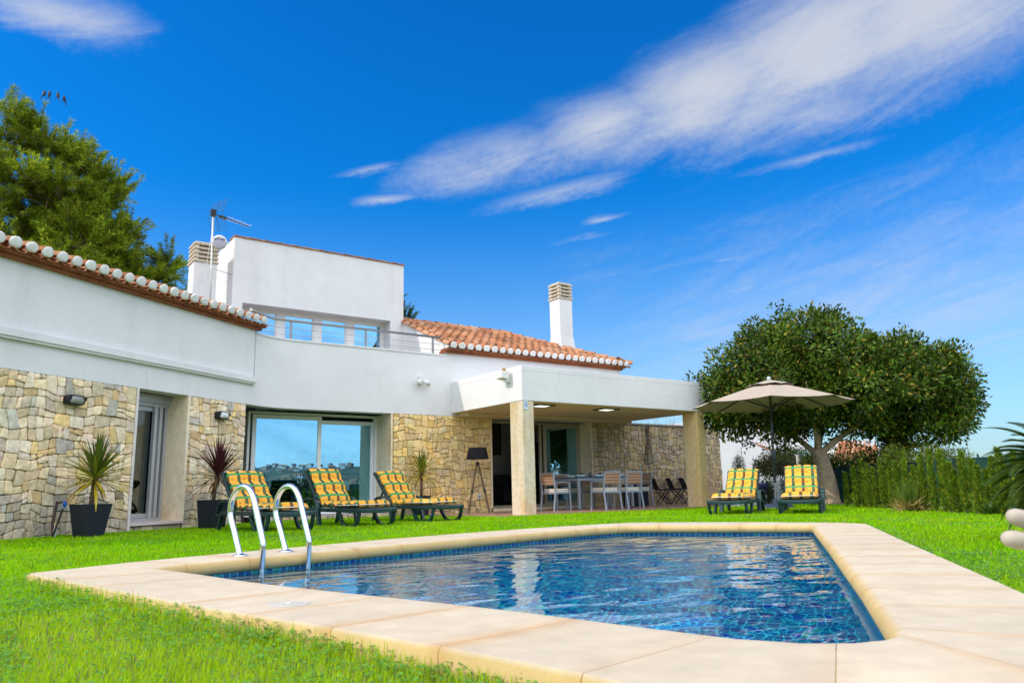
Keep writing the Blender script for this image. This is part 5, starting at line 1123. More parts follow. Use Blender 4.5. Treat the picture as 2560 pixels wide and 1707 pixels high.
bl2 = [(at(x, y, z), (.16, .16, .20), 4) for x, y, z in ((-2.0, -.1, 1.75), (-1.7, .2, 1.5), (-1.3, 0, 1.68), (-2.35, .1, 1.9), (-.75, .1, 1.5), (.35, .2, 1.45), (.65, -.1, 1.3), (1.2, .1, 1.55), (1.5, -.1, 1.35), (2.1, 0, 1.4), (2.6, .1, 1.5), (3.0, 0, 1.62), (2.4, 0, 1.28), (3.65, .1, 2.1), (-.3, .3, 1.6), (.9, .3, 1.7), (-.85, .1, 1.15), (-1.05, .1, 1.35))]
V2, F2, C2 = broad_crown(bl2, 22, .11, .11, .05, (.12, .19, .016), (.15, .14, .02), .08, spread=.3)
np_mesh("crown", np.concatenate([V, V2]), np.concatenate([F, F2 + len(V)]), leaf_mat("ficus_leaf", .25, .45, .22), fic, np.concatenate([Cc_, C2]), loc=FT)

# pines: boughs of twigs, each twig a run of needle tufts
PINE = leaf_mat("pine_needle", .35, .6, .25)
def pine(name, base, boughs, label, nl, nw, col, alt, trunk, tw=9, seed=0):
    base = np.asarray(base, float); t = thing(name, tuple(base), label, "tree"); mb = MB(); Ps, Ds, Ns, Ls, Ws, Cs = [], [], [], [], [], []
    limb(mb, [tuple(base + p) for p in trunk], trunk_r[0], trunk_r[1])
    for c, r, k in boughs:
        c = base + np.asarray(c)
        for _ in range(k):
            u = unit(nrg.normal(size=3)); u[2] = abs(u[2]) * .7 + .05 if nrg.random() < .62 else u[2]; root = c + u * np.asarray(r) * nrg.uniform(.25, .95)
            d0 = unit(u * .7 + np.array([0, 0, .45]) + nrg.normal(size=3) * .25); ct = nrg.normal(1, .18)
            for q in range(4):
                d = unit(d0 + nrg.normal(size=3) * .45); L = nrg.uniform(.35, 1.0) * nl * 5
                if q == 0: mb.tube([tuple(root - d * L * .4), tuple(root + d * L * .8)], [nl * .10, nl * .035], 4, cap=False)
                nt = 8; s = np.linspace(.05, 1, nt)
                for si in s:
                    m = 13; p = root + d * L * si; dd = unit(d[None, :] * .75 + nrg.normal(size=(m, 3)) * .55)
                    Ps.append(np.repeat(p[None, :], m, 0)); Ds.append(dd); Ns.append(unit(nrg.normal(size=(m, 3)))); Ls.append(nrg.uniform(.7, 1.2, m) * nl); Ws.append(np.full(m, nw)); Cs.append(tone(m, col, .2, alt, .25) * max(.5, ct) * (.8 + .35 * si))
    V, F = blades(*[np.concatenate(q) for q in (Ps, Ds, Ns, Ls, Ws)], bend=.05)
    np_mesh("crown", V, F, PINE, t, np.concatenate(Cs), loc=base); mb.build("trunk", DBARK, t, smooth=True, off=base); return t
# positions in metres at about 24 m: l sideways, z up
PB = np.array([2.3, 28.1, 0.0]); pl = lambda l, d, z: tuple(LP_ * (l * .93 - .22) + DP_ * d + np.array([0, 0, z])); LP_ = np.array([.99, -.12, 0]); DP_ = np.array([.12, .99, 0])
trunk_r = (.32, .07)
pine("pine_tree", PB, [(pl(-2.0, 0, 12.3), (1.3, 1.2, 1.2), 26), (pl(-.9, .2, 11.9), (1.3, 1.2, 1.5), 40), (pl(-2.6, 0, 10.6), (1.3, 1.3, 1.1), 26), (pl(.1, 0, 11.2), (1.0, 1.1, 1.4), 28), (pl(1.0, 0, 10.6), (.9, 1.0, 1.1), 24), (pl(-.8, -.6, 10.3), (1.5, 1.1, .9), 34), (pl(-2.4, 0, 8.4), (1.4, 1.2, .9), 18), (pl(.9, .2, 9.2), (1.2, 1.1, .9), 28), (pl(.3, -.9, 8.6), (.8, .7, 1.1), 22), (pl(-.4, -.8, 7.5), (1.5, 1.0, .6), 34), (pl(1.1, .2, 7.7), (1.3, 1.1, .8), 30), (pl(2.2, .2, 7.7), (.8, .8, .6), 18), (pl(2.9, .1, 8.0), (.55, .6, .6), 12), (pl(-2.2, -.3, 7.0), (1.2, 1.0, .6), 14), (pl(1.0, 0, 6.8), (1.2, 1.0, .6), 16), (pl(-.8, .2, 6.4), (1.6, 1.0, .5), 22), (pl(1.7, .1, 8.5), (.8, .9, .7), 24), (pl(2.2, .1, 7.3), (.9, .8, .5), 20), (pl(1.6, .3, 9.4), (.6, .7, .6), 14), (pl(-3.2, .3, 11.4), (1.0, 1.0, 1.2), 20), (pl(-.4, .7, 9.6), (2.2, .8, 1.6), 44), (pl(-2.6, .3, 7.6), (1.5, 1.2, 1.0), 30), (pl(-1.2, .6, 8.8), (1.8, 1.0, 1.2), 40), (pl(.2, .5, 10), (1.2, 1.0, 1.2), 24), (pl(3.4, .1, 8.5), (.35, .4, .45), 8), (pl(-1.5, -.6, 6.6), (1.6, .8, .5), 24), (pl(-3.2, 0, 9.4), (.9, .9, 1.4), 14)],
     "tall bushy pine rising behind the roof of the left wing", .20, .021, (.165, .255, .010), (.44, .43, .022), [np.array(pl(-1.2, .3, 0)), np.array(pl(-1.0, .3, 5)), np.array(pl(-.6, .2, 9)), np.array(pl(-.8, .2, 12))])
B2 = np.array([12.9, 25.2, 0.0]); trunk_r = (.2, .04)
pine("pine_tree", B2, [(pl(-.3, 0, 6.9), (.5, .5, .9), 16), (pl(-.05, 0, 7.7), (.24, .25, .5), 9), (pl(.45, 0, 6.9), (.4, .4, .6), 13), (pl(.2, 0, 6.2), (.7, .5, .5), 14), (pl(-.8, 0, 7.0), (.4, .4, .7), 9), (pl(.85, 0, 6.6), (.22, .25, .35), 6)],
     "small pine tip showing above the tiled roof to the right of the upper storey", .12, .014, (.05, .10, .03), (.14, .16, .03), [np.array((0, 0, 0)), np.array((0, 0, 3)), np.array((-.1, 0, 6)), np.array((-.1, 0, 8))])
BIRD = mat("dark_plumage", (.02, .018, .025), .6, var=.2, world=False)
for i, (l, z, lab) in enumerate(((-1.12, 13.98, "leftmost of four small dark birds perched on the tall pine"), (-.96, 14.0, "second from left of four small dark birds perched on the tall pine"), (-.70, 14.02, "third from left of four small dark birds perched on the tall pine"), (-.49, 13.92, "rightmost of four small dark birds perched on the tall pine"))):
    p = Vector(PB) + Vector(pl(l, -.3, z)); mb = MB(); vs0 = len(mb.v)
    mb.tube([(-.13, 0, -.05), (-.07, 0, -.02), (.0, 0, .01), (.05, 0, .05), (.075, 0, .09), (.10, 0, .095), (.135, 0, .09)], [.006, .025, .05, .045, .032, .026, .004], 10)
    o = mb.build("bird", BIRD, smooth=True); o.location = p; o.rotation_euler = (0, -.7, R(20 + 50 * i)); tag(o, lab, "bird", "birds on top of the pine")
    MB().tube([(-.10, 0, -.04), (-.22, 0, -.09)], [.02, .008], 6).build("tail", BIRD, o); MB().tube([(0, 0, -.03), (.03, 0, -.16)], .008, 5).build("leg", BIRD, o)

# strap-leaved potted cordylines
STRAP = leaf_mat("strap_leaf", .25, .45, .4)
def cordyline(name, loc, label, pot, trunk_h, n, L, W, cols, droop, seed, trunk_lean=(0, 0)):
    r_ = random.Random(seed); t = thing(name, loc, label, "potted plant"); (wt, wb, ph) = pot
    mb = MB(); vs = []
    for w, z in ((wb, 0), (wt, ph), (wt - .03, ph), (wt - .04, ph - .06)):
        for k in range(4): a = math.pi / 4 + k * math.pi / 2; vs.append((w * 1.0 * math.copysign(1, math.cos(a)), w * math.copysign(1, math.sin(a)), z))
    mb.add(vs, [[i * 4 + k, i * 4 + (k + 1) % 4, (i + 1) * 4 + (k + 1) % 4, (i + 1) * 4 + k] for i in range(3) for k in range(4)] + [[3, 2, 1, 0], [12, 13, 14, 15]]); o = mb.build("planter", mat("dark_navy_planter", (.012, .016, .028), .5, var=.1), t, bevel=.006); o.rotation_euler = (0, 0, R(28))
    top = Vector((trunk_lean[0], trunk_lean[1], ph + trunk_h)); MB().tube([(0, 0, ph - .07), tuple(Vector((trunk_lean[0] * .4, trunk_lean[1] * .4, ph + trunk_h * .5))), tuple(top)], [.034, .03, .036], 9).build("stem", mat("scaly_stem", (.16, .10, .055), .95, var=.4, vs=30, bump=.006, bs=50, world=False), t, smooth=True)
    V = []; F = []; C = []
    for i in range(n):
        q = i / (n - 1); el = R(88) * (1 - q) ** .9 + R(-32) * q ** 2.0; az_ = i * 2.399 + r_.uniform(-.3, .3); ln = L * r_.uniform(.78, 1.08) * (1 - .12 * abs(q - .5)); dr_ = droop * (.15 + q * 1.3) * r_.uniform(.6, 1.3)
        d = Vector((math.cos(az_) * math.cos(el), math.sin(az_) * math.cos(el), math.sin(el))); side = d.cross(Vector((0, 0, 1))); side = side.normalized() if side.length > .05 else Vector((math.sin(az_), -math.cos(az_), 0)); p = top + Vector((0, 0, -.09 * q + .03)); ns = 7; b = len(V); w_ = W * r_.uniform(.8, 1.15)
        ci = cols[min(len(cols) - 1, int(q * len(cols) + r_.uniform(-.5, .5)) if q > .1 else 0)]; kk = r_.uniform(.75, 1.25)
        tip = r_.random() < .45 and q > .6
        for s in range(ns + 1):
            f = s / ns; ww = w_ * (.55 + .9 * f if f < .45 else (1.0 - (f - .45) / .55) ** .8 * .95) * .5 + .0006
            nrm = side.cross(d).normalized(); V += [p - side * ww + nrm * ww * .35, p, p + side * ww + nrm * ww * .35]
            if s < ns:
                for e in (0, 1): F.append([b + s * 3 + e, b + s * 3 + e + 1, b + s * 3 + e + 4, b + s * 3 + e + 3]); C.append([c * kk for c in (ci if not (tip and f > .6) else (.42, .24, .03))])
                p = p + d * (ln / ns); d = (d + Vector((0, 0, -dr_ / ns * (.4 + 1.2 * f)))).normalized()
    np_mesh("foliage", [tuple(v) for v in V], F, STRAP, t, C); return t
GREEN = [(.07, .11, .018), (.10, .15, .018), (.14, .19, .018), (.24, .27, .02), (.38, .35, .02), (.50, .36, .02)]
cordyline("potted_cordyline", (1.47, 11.92, 0), "green cordyline with yellowing lower leaves in a tall navy planter beside the left doorway", (.190, .132, .455), .36, 92, .64, .05, GREEN, .55, 3, (.03, .0))
cordyline("potted_cordyline", (3.42, 13.25, 0), "dark red cordyline in a navy planter between the doorway and the large window", (.18, .145, .47), .40, 100, .66, .042, [(.085, .014, .022), (.075, .016, .02), (.10, .022, .022), (.09, .03, .022), (.13, .06, .03)], .6, 5, (.06, .0))
cordyline("potted_cordyline", (8.18, 14.75, 0), "yellow green cordyline in a small dark pot behind the lounger nearest the terrace", (.15, .11, .44), .50, 70, .54, .04, [(.16, .20, .02), (.24, .26, .02), (.34, .32, .025), (.46, .36, .025)], .8, 8)

# cypress saplings of the hedge: three shapes, copied and scaled along the garden edge
CYP = leaf_mat("cypress_spray", .3, .6, .2)
def cypress(label, seed, w):
    t = thing("cypress", (0, 0, 0), label, "cypress", "young cypresses of the hedge"); n = 950; r_ = np.random.default_rng(seed)
    z = r_.random(n) ** .85; a = r_.uniform(0, 6.283, n); prof = w * (np.minimum(1, z * 6 + .25) * (1 - z ** 2.2) * .9 + .10) * (1 + .2 * np.sin(z * 22 + seed)); rr = prof * np.sqrt(r_.uniform(.25, 1, n))
    P = np.stack([rr * np.cos(a), rr * np.sin(a), z * .95], 1); D = unit(np.stack([.42 * np.cos(a), .42 * np.sin(a), np.full(n, 1.0)], 1) + r_.normal(size=(n, 3)) * .25); Nn = unit(np.stack([np.cos(a), np.sin(a), np.full(n, .2)], 1) + r_.normal(size=(n, 3)) * .4)
    V, F = blades(P, D, Nn, r_.uniform(.05, .10, n), r_.uniform(.012, .024, n), .02); np_mesh("foliage", V, F, CYP, t, tone(n, (.115, .215, .014), .3, (.30, .31, .02), .25))
    MB().tube([(0, 0, -.05), (0, 0, .5)], [.012, .008], 6).build("stem", DBARK, t); return t
HED = []
hline = [(15.1, 9.35), (14.36, 7.95), (13.55, 6.80), (12.55, 5.65), (11.85, 4.85), (11.2, 4.0), (10.6, 3.2)]
def hpos(s):
    acc = 0
    for a, b in zip(hline, hline[1:]):
        L = math.dist(a, b)
        if s <= acc + L: f = (s - acc) / L; return (a[0] + (b[0] - a[0]) * f, a[1] + (b[1] - a[1]) * f)
        acc += L
    return hline[-1]
HL = sum(math.dist(a, b) for a, b in zip(hline, hline[1:]))
cyp = [cypress("slender young cypress in the hedge row along the right-hand lawn edge", k, w) for k, w in ((1, .044), (2, .052), (3, .038))]
used = [0, 0, 0]; s = .55; k = 0
while s < HL:
    x, y = hpos(s); v = k % 3 if k < 3 else rng.randrange(3); dark = s < 2.6
    D_ = x * .588 + y * .809; h = rng.uniform(.70, 1.02) * (1.02 if s > 2.2 else .86) * (1.0 + (.12 if rng.random() < .2 else 0)); wsc = rng.uniform(.8, 1.3)
    if 2.9 < s < 3.4: h *= .75
    loc = (x + rng.uniform(-.08, .10), y + rng.uniform(-.06, .06), 0); sc_ = (wsc, wsc, h * D_ / 12.6 * (1 if s > 1 else .9))
    if not used[v]: o = cyp[v]; o.location = loc; o.scale = sc_; used[v] = 1
    else: o = dup(cyp[v], loc, rng.uniform(0, 6.28), None, None, sc_)
    s += rng.uniform(.11, .21) * max(.62, D_ / 13); k += 1
# mesh fence behind them
FA, FB = Vector((19.6, 12.7)), Vector((12.6, 3.4)); fd = (FB - FA).normalized(); FLn = (FB - FA).length
t = thing("mesh_fence", (FA.x, FA.y, 0), "dark green screened mesh fence running behind the cypress hedge", "fence"); hh = .90
mb = MB(); n_ = 40
for i in range(n_):
    p = [FA + fd * (FLn * j / n_) for j in (i, i + 1)]; w = [.02 * math.sin(j * 1.7) for j in (i, i + 1)]; nn = Vector((-fd.y, fd.x))
    mb.quad((p[0].x + nn.x * w[0], p[0].y + nn.y * w[0], .02), (p[1].x + nn.x * w[1], p[1].y + nn.y * w[1], .02), (p[1].x + nn.x * w[1], p[1].y + nn.y * w[1], hh), (p[0].x + nn.x * w[0], p[0].y + nn.y * w[0], hh))
mb.build("screen", mat("green_screen_mesh", (.005, .035, .025), .9, var=.45, vs=5, col2=(.012, .075, .055), stain=((.004, .012, .010), 2.2, .5, .62, 1)), t, off=(FA.x, FA.y, 0))
for i in range(8): p = FA + fd * (FLn * i / 7 * .99); MB().tube([(p.x, p.y, -.1), (p.x, p.y, hh + .06)], .02, 8).build("post", mat("green_post", (.01, .06, .04), .5), t, off=(FA.x, FA.y, 0))
# pale kerb and soil below the fence
p0, p1 = FA + fd * .3, FB; nn = Vector((-fd.y, fd.x)) * -.55
mb = MB(); mb.prism([tuple(p0 + nn * .9), tuple(p1 + nn * .9), tuple(p1 + nn * 1.1), tuple(p0 + nn * 1.1)], -.05, .035); tag(mb.build("kerb", mat("pale_kerb", (.55, .45, .38), .9, var=.2)), kind='structure')
# trees and shrubs beyond the fence
SHRUB = leaf_mat("shrub_leaf", .3, .5, .3)
def shrub(name, loc, blobs, label, cat, per, clump, L, W, base, alt, palt, stem=None, fruit=None):
    t = thing(name, loc, label, cat); loc = np.asarray(loc, float)
    V, F, C = broad_crown([(tuple(loc + LAT * b[0] + DEP * b[1] + np.array([0, 0, b[2]])), b[3], b[4]) for b in blobs], per, clump, L, W, base, alt, palt); np_mesh("crown", V, F, SHRUB, t, C, loc=loc)
    if stem: MB().tube([(0, 0, -.1), (0, 0, stem[0])], [stem[1], stem[1] * .6], 8).build("trunk", DBARK, t)
    if fruit:
        mb = MB()
        for _ in range(fruit[0]):
            b = blobs[rng.randrange(len(blobs))]; u = unit(nrg.normal(size=3)); p = LAT * b[0] + DEP * b[1] + np.array([0, 0, b[2]]) + u * np.asarray(b[3]) * .98; mb.sphere(tuple(p), fruit[1], 8, 6, (1, 1, 1.15))
        mb.build("fruit", mat("lemon_skin", (.75, .50, .02), .4), t, smooth=True)['kind'] = 'stuff'
    return t
def fp(px_l, D): pass
CL = lambda lat, D: (.588 * D + .811 * lat, .809 * D - .584 * lat)     # ground point: metres sideways of, and along, the line of sight
for px, D, z, r, lab in ((1918, 22, 1.05, (.42, .42, .24), "clipped rounded shrub on a short stem in front of the white neighbouring house"), (1975, 23.5, 1.25, (.50, .5, .36), "larger clipped dark shrub beside the white post, in front of the neighbouring house")):
    x, y = CL((px - 1280) / 1878 * D, D); shrub("clipped_shrub", (x, y, -.6), [(0, 0, z + .6, r, 90), (-.25, 0, z + .55, (r[0] * .6, r[1] * .6, r[2] * .8), 30)], lab, "shrub", 40, .09, .06, .03, (.05, .065, .018), (.12, .10, .03), .15, (z + .5, .05))
for px, D, z, r, nf, lab in ((2028, 21, .95, (.36, .4, .34), 10, "lemon tree peeping out on the left of the broad tree's trunk"), (2100, 21, .92, (.55, .5, .38), 26, "fruiting lemon tree just right of the broad tree's trunk"), (2182, 20, .92, (.52, .5, .40), 30, "fruiting lemon tree before the neighbour's white pillar, rightmost of three")):
    x, y = CL((px - 1280) / 1878 * D, D); shrub("lemon_tree", (x, y, -.6), [(0, 0, z + .55, r, 70), (.2, 0, z + .3, r, 50)], lab, "lemon tree", 34, .10, .085, .04, (.10, .15, .012), (.24, .24, .015), .2, (z + .3, .05), (nf, .038))
def px(p, D): return CL((p - 1280) / 1878 * D, D)
x, y = px(1935, 19.5); shrub("lavender_bush", (x, y, -.3), [(0, 0, .55, (.55, .5, .40), 110), (.4, 0, .5, (.4, .4, .36), 60), (-.4, 0, .5, (.35, .4, .3), 40)], "grey green bush behind the parasol pole, below the white house", "bush", 36, .08, .09, .012, (.06, .10, .085), (.10, .14, .12), .3)
x, y = px(1899, 18.6); shrub("pot_conifer", (x, y, 0), [(0, 0, .35, (.10, .10, .34), 46)], "dark narrow conifer beside the fabric basket", "conifer", 36, .05, .06, .014, (.03, .055, .015), None, 0, (.3, .02))
x, y = px(1833, 24); shrub("columnar_conifer", (x, y, -.6), [(0, 0, 1.5, (.12, .12, .45), 50)], "thin columnar conifer standing alone against the white neighbouring wall", "conifer", 36, .06, .07, .016, (.06, .09, .025), None, 0, (1.2, .03))
x, y = px(2222, 17); shrub("hedge_shrub", (x, y, 0), [(0, 0, .72, (.35, .4, .5), 90), (.75, 0, .78, (.55, .4, .42), 110), (1.35, .2, .8, (.45, .4, .36), 80), (-.15, 0, .4, (.3, .4, .4), 50)], "leafy yellow green shrub mass at the start of the cypress hedge", "shrub", 36, .09, .07, .02, (.085, .13, .012), (.24, .22, .02), .15)
x, y = px(2225, 19); shrub("slim_tree", (x, y, -.3), [(0, 0, 1.7, (.32, .3, .55), 60), (.05, 0, 2.3, (.28, .3, .4), 40)], "slim yellow green young tree under the right half of the broad crown", "tree", 30, .09, .10, .045, (.15, .17, .012), (.30, .22, .02), .25, (2.0, .03))
# banana-like plant leaf over the hedge
x, y = px(2236, 17.5); t = thing("broadleaf_plant", (x, y, .2), "upright paddle-leaved plant rising over the hedge below the broad crown", "plant"); mb = MB()
for az_, L, W in ((.3, 1.25, .24), (1.9, 1.0, .2), (-1.5, .95, .2), (3.3, .8, .18)):
    pr = None; d = Vector((math.cos(az_) * .25, math.sin(az_) * .25, 1)).normalized(); p = Vector((0, 0, 0)); sd = Vector((.811, -.584, 0))
    for i in range(9):
        f = i / 8; w = W * math.sin(math.pi * min(1, max(.06, (f - .25) / .75))) * .5 if f > .25 else .012; cur = (p - sd * w, p + sd * w)
        if pr: mb.quad(pr[0], pr[1], cur[1], cur[0], col=(.14, .20, .02))
        pr = cur; p = p + d * L / 8; d = (d + Vector((math.cos(az_), math.sin(az_), -.4)) * .06).normalized()
mb.build("leaf_blades", SHRUB, t)
# bare winter shrub behind the garden wall
x, y = 17.4, 16.4; t = thing("bare_shrub", (x, y, 0), "leafless winter shrub with thin reddish twigs showing over the garden wall", "shrub"); mb = MB(); r_ = random.Random(4)
for i in range(46):
    a = r_.uniform(0, 6.28); q = r_.uniform(.2, .95); p = Vector((math.cos(a) * .1, math.sin(a) * .1, 1.2)); d = Vector((math.cos(a) * q, math.sin(a) * q, 1.1)).normalized(); pts = [p]
    for s_ in range(6): p = p + d * .25; d = (d + Vector((r_.uniform(-.25, .25), r_.uniform(-.25, .25), r_.uniform(-.1, .15)))).normalized(); pts.append(p)
    mb.tube(pts, [.010 - .0014 * s_ for s_ in range(7)], 4, cap=False)
mb.tube([(0, 0, 0), (0, 0, 1.3)], [.06, .04], 7); mb.build("twigs", mat("reddish_twig", (.22, .13, .09), .9, var=.2), t)
# tussock, small broad-leaved plant
t = thing("grass_tussock", (13.15, 6.62, 0), "tall reedy grass tussock with a dry straw base before the hedge", "ornamental grass"); n = 420
a = nrg.uniform(0, 6.283, n); el_ = R(90) - np.abs(nrg.normal(0, .33, n)); P = np.stack([np.cos(a) * nrg.uniform(0, .16, n), np.sin(a) * nrg.uniform(0, .16, n), np.zeros(n)], 1); D = np.stack([np.cos(a) * np.cos(el_), np.sin(a) * np.cos(el_), np.sin(el_)], 1)
V, F = blades(P, D, unit(nrg.normal(size=(n, 3))), nrg.uniform(.3, .62, n), nrg.uniform(.008, .016, n), .1); m = 330; a = nrg.uniform(0, 6.283, m); el_ = nrg.uniform(.0, .95, m); P = np.stack([np.cos(a) * nrg.uniform(0, .24, m), np.sin(a) * nrg.uniform(0, .24, m), nrg.uniform(.0, .12, m)], 1); D = np.stack([np.cos(a) * np.cos(el_), np.sin(a) * np.cos(el_), np.sin(el_)], 1)
V2, F2 = blades(P, D, unit(nrg.normal(size=(m, 3))), nrg.uniform(.12, .30, m), nrg.uniform(.008, .018, m), .3); np_mesh("blades", np.concatenate([V, V2]), np.concatenate([F, F2 + len(V)]), SHRUB, t, np.concatenate([tone(n, (.10, .19, .02), .2, (.22, .24, .03), .25), tone(m, (.48, .36, .12), .25)]))
t = thing("agave", (11.75, 4.86, 0), "small low rosette plant with broad leaves in front of the cypress hedge", "plant"); V = []; F = []; C = []
for i in range(22):
    a = i * 2.399; e = R(75) - i * R(2.9); d = np.array([math.cos(a) * math.cos(e), math.sin(a) * math.cos(e), math.sin(e)]); v, f = blades(np.array([[0, 0, .02]]), d[None], np.array([[0, 0, 1.0]]), [.22], [.07], .12); F.append(f + len(V) * 4); V.append(v); C.append((.07, .15, .02))
np_mesh("rosette", np.concatenate(V), np.concatenate(F), SHRUB, t, C)
# sago palm reaching in from the right
CP = Vector((6.98, 2.24, 0)); t = thing("sago_palm", CP, "sago palm whose stiff feathery fronds reach in at the right edge", "palm"); V = []; F = []; C = []
MB().tube([(0, 0, -.05), (0, 0, .3), (0, 0, .56)], [.16, .15, .12], 12).build("trunk", DBARK, t)
for i in range(72):
    a = i * 2.399; e = R(64) - i / 72 * R(84); d = Vector((math.cos(a) * math.cos(e), math.sin(a) * math.cos(e), math.sin(e))); p = Vector((0, 0, .52)); L = rng.uniform(.58, .72); ns = 44
    for s in range(ns):
        f = s / ns; p = p + d * (L / ns); d = (d + Vector((0, 0, -.018 * (1 + f)))).normalized()
        if f < .12: continue
        sd = d.cross(Vector((0, 0, 1))); sd = sd.normalized() if sd.length > .05 else Vector((1, 0, 0)); up_ = sd.cross(d)
        for sg in (-1, 1):
            dd = (sd * sg * .75 + d * .62 + up_ * .28).normalized(); v, f_ = blades(np.array([p]), np.array([dd]), np.array([up_]), [.135 * math.sin(math.pi * min(.97, .2 + f * .78)) + .02], [.015], .1)
            F.append(f_ + len(V) * 4); V.append(v); k_ = rng.uniform(.6, 1.4); C.append((.06 * k_, .10 * k_, .014 * k_))
np_mesh("fronds", np.concatenate(V), np.concatenate(F), leaf_mat("cycad_leaflet", .12, .35, .5), t, C)

# ------------------------------------------------------------------ neighbouring house and its garden
NB = px(2000, 33); NO = Vector((NB[0], NB[1], -.8)); nh = thing("neighbour_house", NO, "white neighbouring house with a terracotta roof and rounded parapets beyond the hedge", "house")
def npt(p, z, D): x, y = px(p, D); return Vector((x, y, z))
zz = lambda yy, p, D: .5 + (1237.5 - .0225 * (p - 0) * 1.17 - yy) / 1878 * D   # height of an image row at depth D
def slab(mb, pts, D, thick):
    """upright wall outline, given by image columns and rows at depth D, with real thickness"""
    n = len(pts); vs = []
    for dd in (D, D + thick):
        for p, yy in pts: x, y = px(p, D); o = Vector((x, y, zz(yy, p, D))) + Vector((.588, .809, 0)) * (dd - D); vs.append(o)
    mb.add(vs, [list(range(n))[::-1], list(range(n, 2 * n))] + [[i, (i + 1) % n, n + (i + 1) % n, n + i] for i in range(n)])
mb = MB(); slab(mb, [(1560, 1300), (1560, 1050), (1700, 1036), (1864, 1034), (1866, 1060), (1872, 1082), (1884, 1092), (1960, 1124), (1990, 1138), (1990, 1300)], 33, .5); mb.build("gable_wall", WHITE, nh, off=NO)
mb = MB(); slab(mb, [(1865, 1100), (1865, 1030), (2010, 1030), (2010, 1100)], 37, 3); mb.build("wall", WHITE, nh, off=NO)
mb = MB(); slab(mb, [(2105, 1300), (2105, 1078), (2176, 1074), (2184, 1100), (2192, 1128), (2206, 1150), (2240, 1180), (2240, 1300)], 35, 2.5); mb.build("wall", WHITE, nh, off=NO)
mb = MB(); slab(mb, [(2060, 1151), (2060, 1140), (2150, 1128), (2168, 1136), (2174, 1160), (2174, 1180), (2166, 1180), (2160, 1155)], 30, .4); mb.build("porch_beam", WHITE, nh, off=NO)
mb = MB(); slab(mb, [(2125, 1300), (2125, 1152), (2137, 1152), (2137, 1300)], 30, .3); slab(mb, [(2160, 1300), (2160, 1155), (2172, 1155), (2172, 1300)], 30, .3); mb.build("porch_pillar", WHITE, nh, off=NO)
mb = MB(); slab(mb, [(1990, 1300), (1990, 1146), (2174, 1146), (2174, 1300)], 33, .3); mb.build("porch_wall", mat("pinkish_render", (.35, .22, .18), .9, var=.15), nh, off=NO)
mb = MB(); e0 = npt(1992, zz(1138, 1992, 33), 33); e1 = npt(1886, zz(1092, 1886, 33), 33); aw = Vector((.588, .809, 0)); uu = (e1 - e0); L_ = uu.length
tile_field(mb, e0 + aw * .12, aw, uu, 22, .24, lambda i: int(L_ / .36) + 1, row_len=.36, r=.088); mb.build("roof_tiles", TERRA, nh, smooth=True, off=NO); mb = MB()
e0 = npt(2062, zz(1147, 2062, 30.4), 30.4); e1 = npt(2168, zz(1141, 2168, 29.6), 29.6); ad = (e1 - e0); ad.z = 0; L_ = ad.length; ad.normalize(); uu = Vector((-ad.y, ad.x, .36)).normalized()
tile_field(mb, e0, ad, uu, int(L_ / .2) + 1, .2, lambda i: max(3, 11 - i // 2), row_len=.34, r=.075); mb.build("roof_tiles", TERRA, nh, smooth=True, off=NO)
x, y = px(1980, 21.5); o = MB().tube([(x, y, -.6), (x, y, 1.32)], .045, 10).build("white_post", PLUG); tag(o, "slim white post among the clipped shrubs in the neighbour's garden", "post")
gl = thing("low_wall", (*px(1870, 18.2), 0), "low white rendered wall behind the angled lounger and the basket", "wall"); mb = MB(); a = Vector((*px(1812, 18.2), 0)); b = Vector((*px(1925, 19.2), 0)); d = (b - a).normalized(); mb.obox((a + d * .3 + Vector((0, 0, .40))), d * .32, Vector((-d.y, d.x, 0)) * .1, (0, 0, .45)); mb.obox(((a + b) / 2 + Vector((0, 0, .06))), (b - a) / 2, Vector((-d.y, d.x, 0)) * .18, (0, 0, .10)); mb.obox((b - d * .12 + Vector((0, 0, .3))), d * .10, Vector((-d.y, d.x, 0)) * .1, (0, 0, .30)); mb.build("wall_body", WHITE, gl, off=gl.location, bevel=.01)
# houses strewn over the valley side that the panes mirror
mb = MB(); r_ = random.Random(12)
for i in range(800):
    a = R(r_.uniform(125, 235)); f = r_.uniform(.05, 1) ** .8; rr = 900 + 450 * f; z = -4.5 + 54 * np.interp(f, [0, .25, .55, .8, 1], [0, .35, .75, .95, 1]); c = Vector((rr * math.sin(a), rr * math.cos(a), z)); w, d, h = r_.uniform(5, 12), r_.uniform(4, 8), r_.uniform(2.5, 5); an = r_.uniform(0, 3); ux = Vector((math.cos(an), math.sin(an), 0)); uy = Vector((-math.sin(an), math.cos(an), 0))
    cc = r_.choice([(.62, .58, .5), (.55, .45, .36), (.7, .68, .64), (.45, .3, .22)]); mb.obox(c + Vector((0, 0, h / 2)), ux * w / 2, uy * d / 2, (0, 0, h / 2), cc); p = [c + ux * (sx * w * .55) + uy * (sy * d * .55) + Vector((0, 0, h + .01)) for sx, sy in ((-1, -1), (1, -1), (1, 1), (-1, 1))] + [c + ux * w * .5 + Vector((0, 0, h + 1.4)), c - ux * w * .5 + Vector((0, 0, h + 1.4))]
    mb.add(p, [[0, 1, 4, 5], [3, 5, 4, 2], [1, 2, 4], [0, 5, 3]], None, (.40, .18, .10))
tag(mb.build("valley_town", mat("town_render", rough=.9, attr=True, var=.1)), "distant hillside town of pale houses across the valley, mirrored in the window panes", "town", kind='stuff')
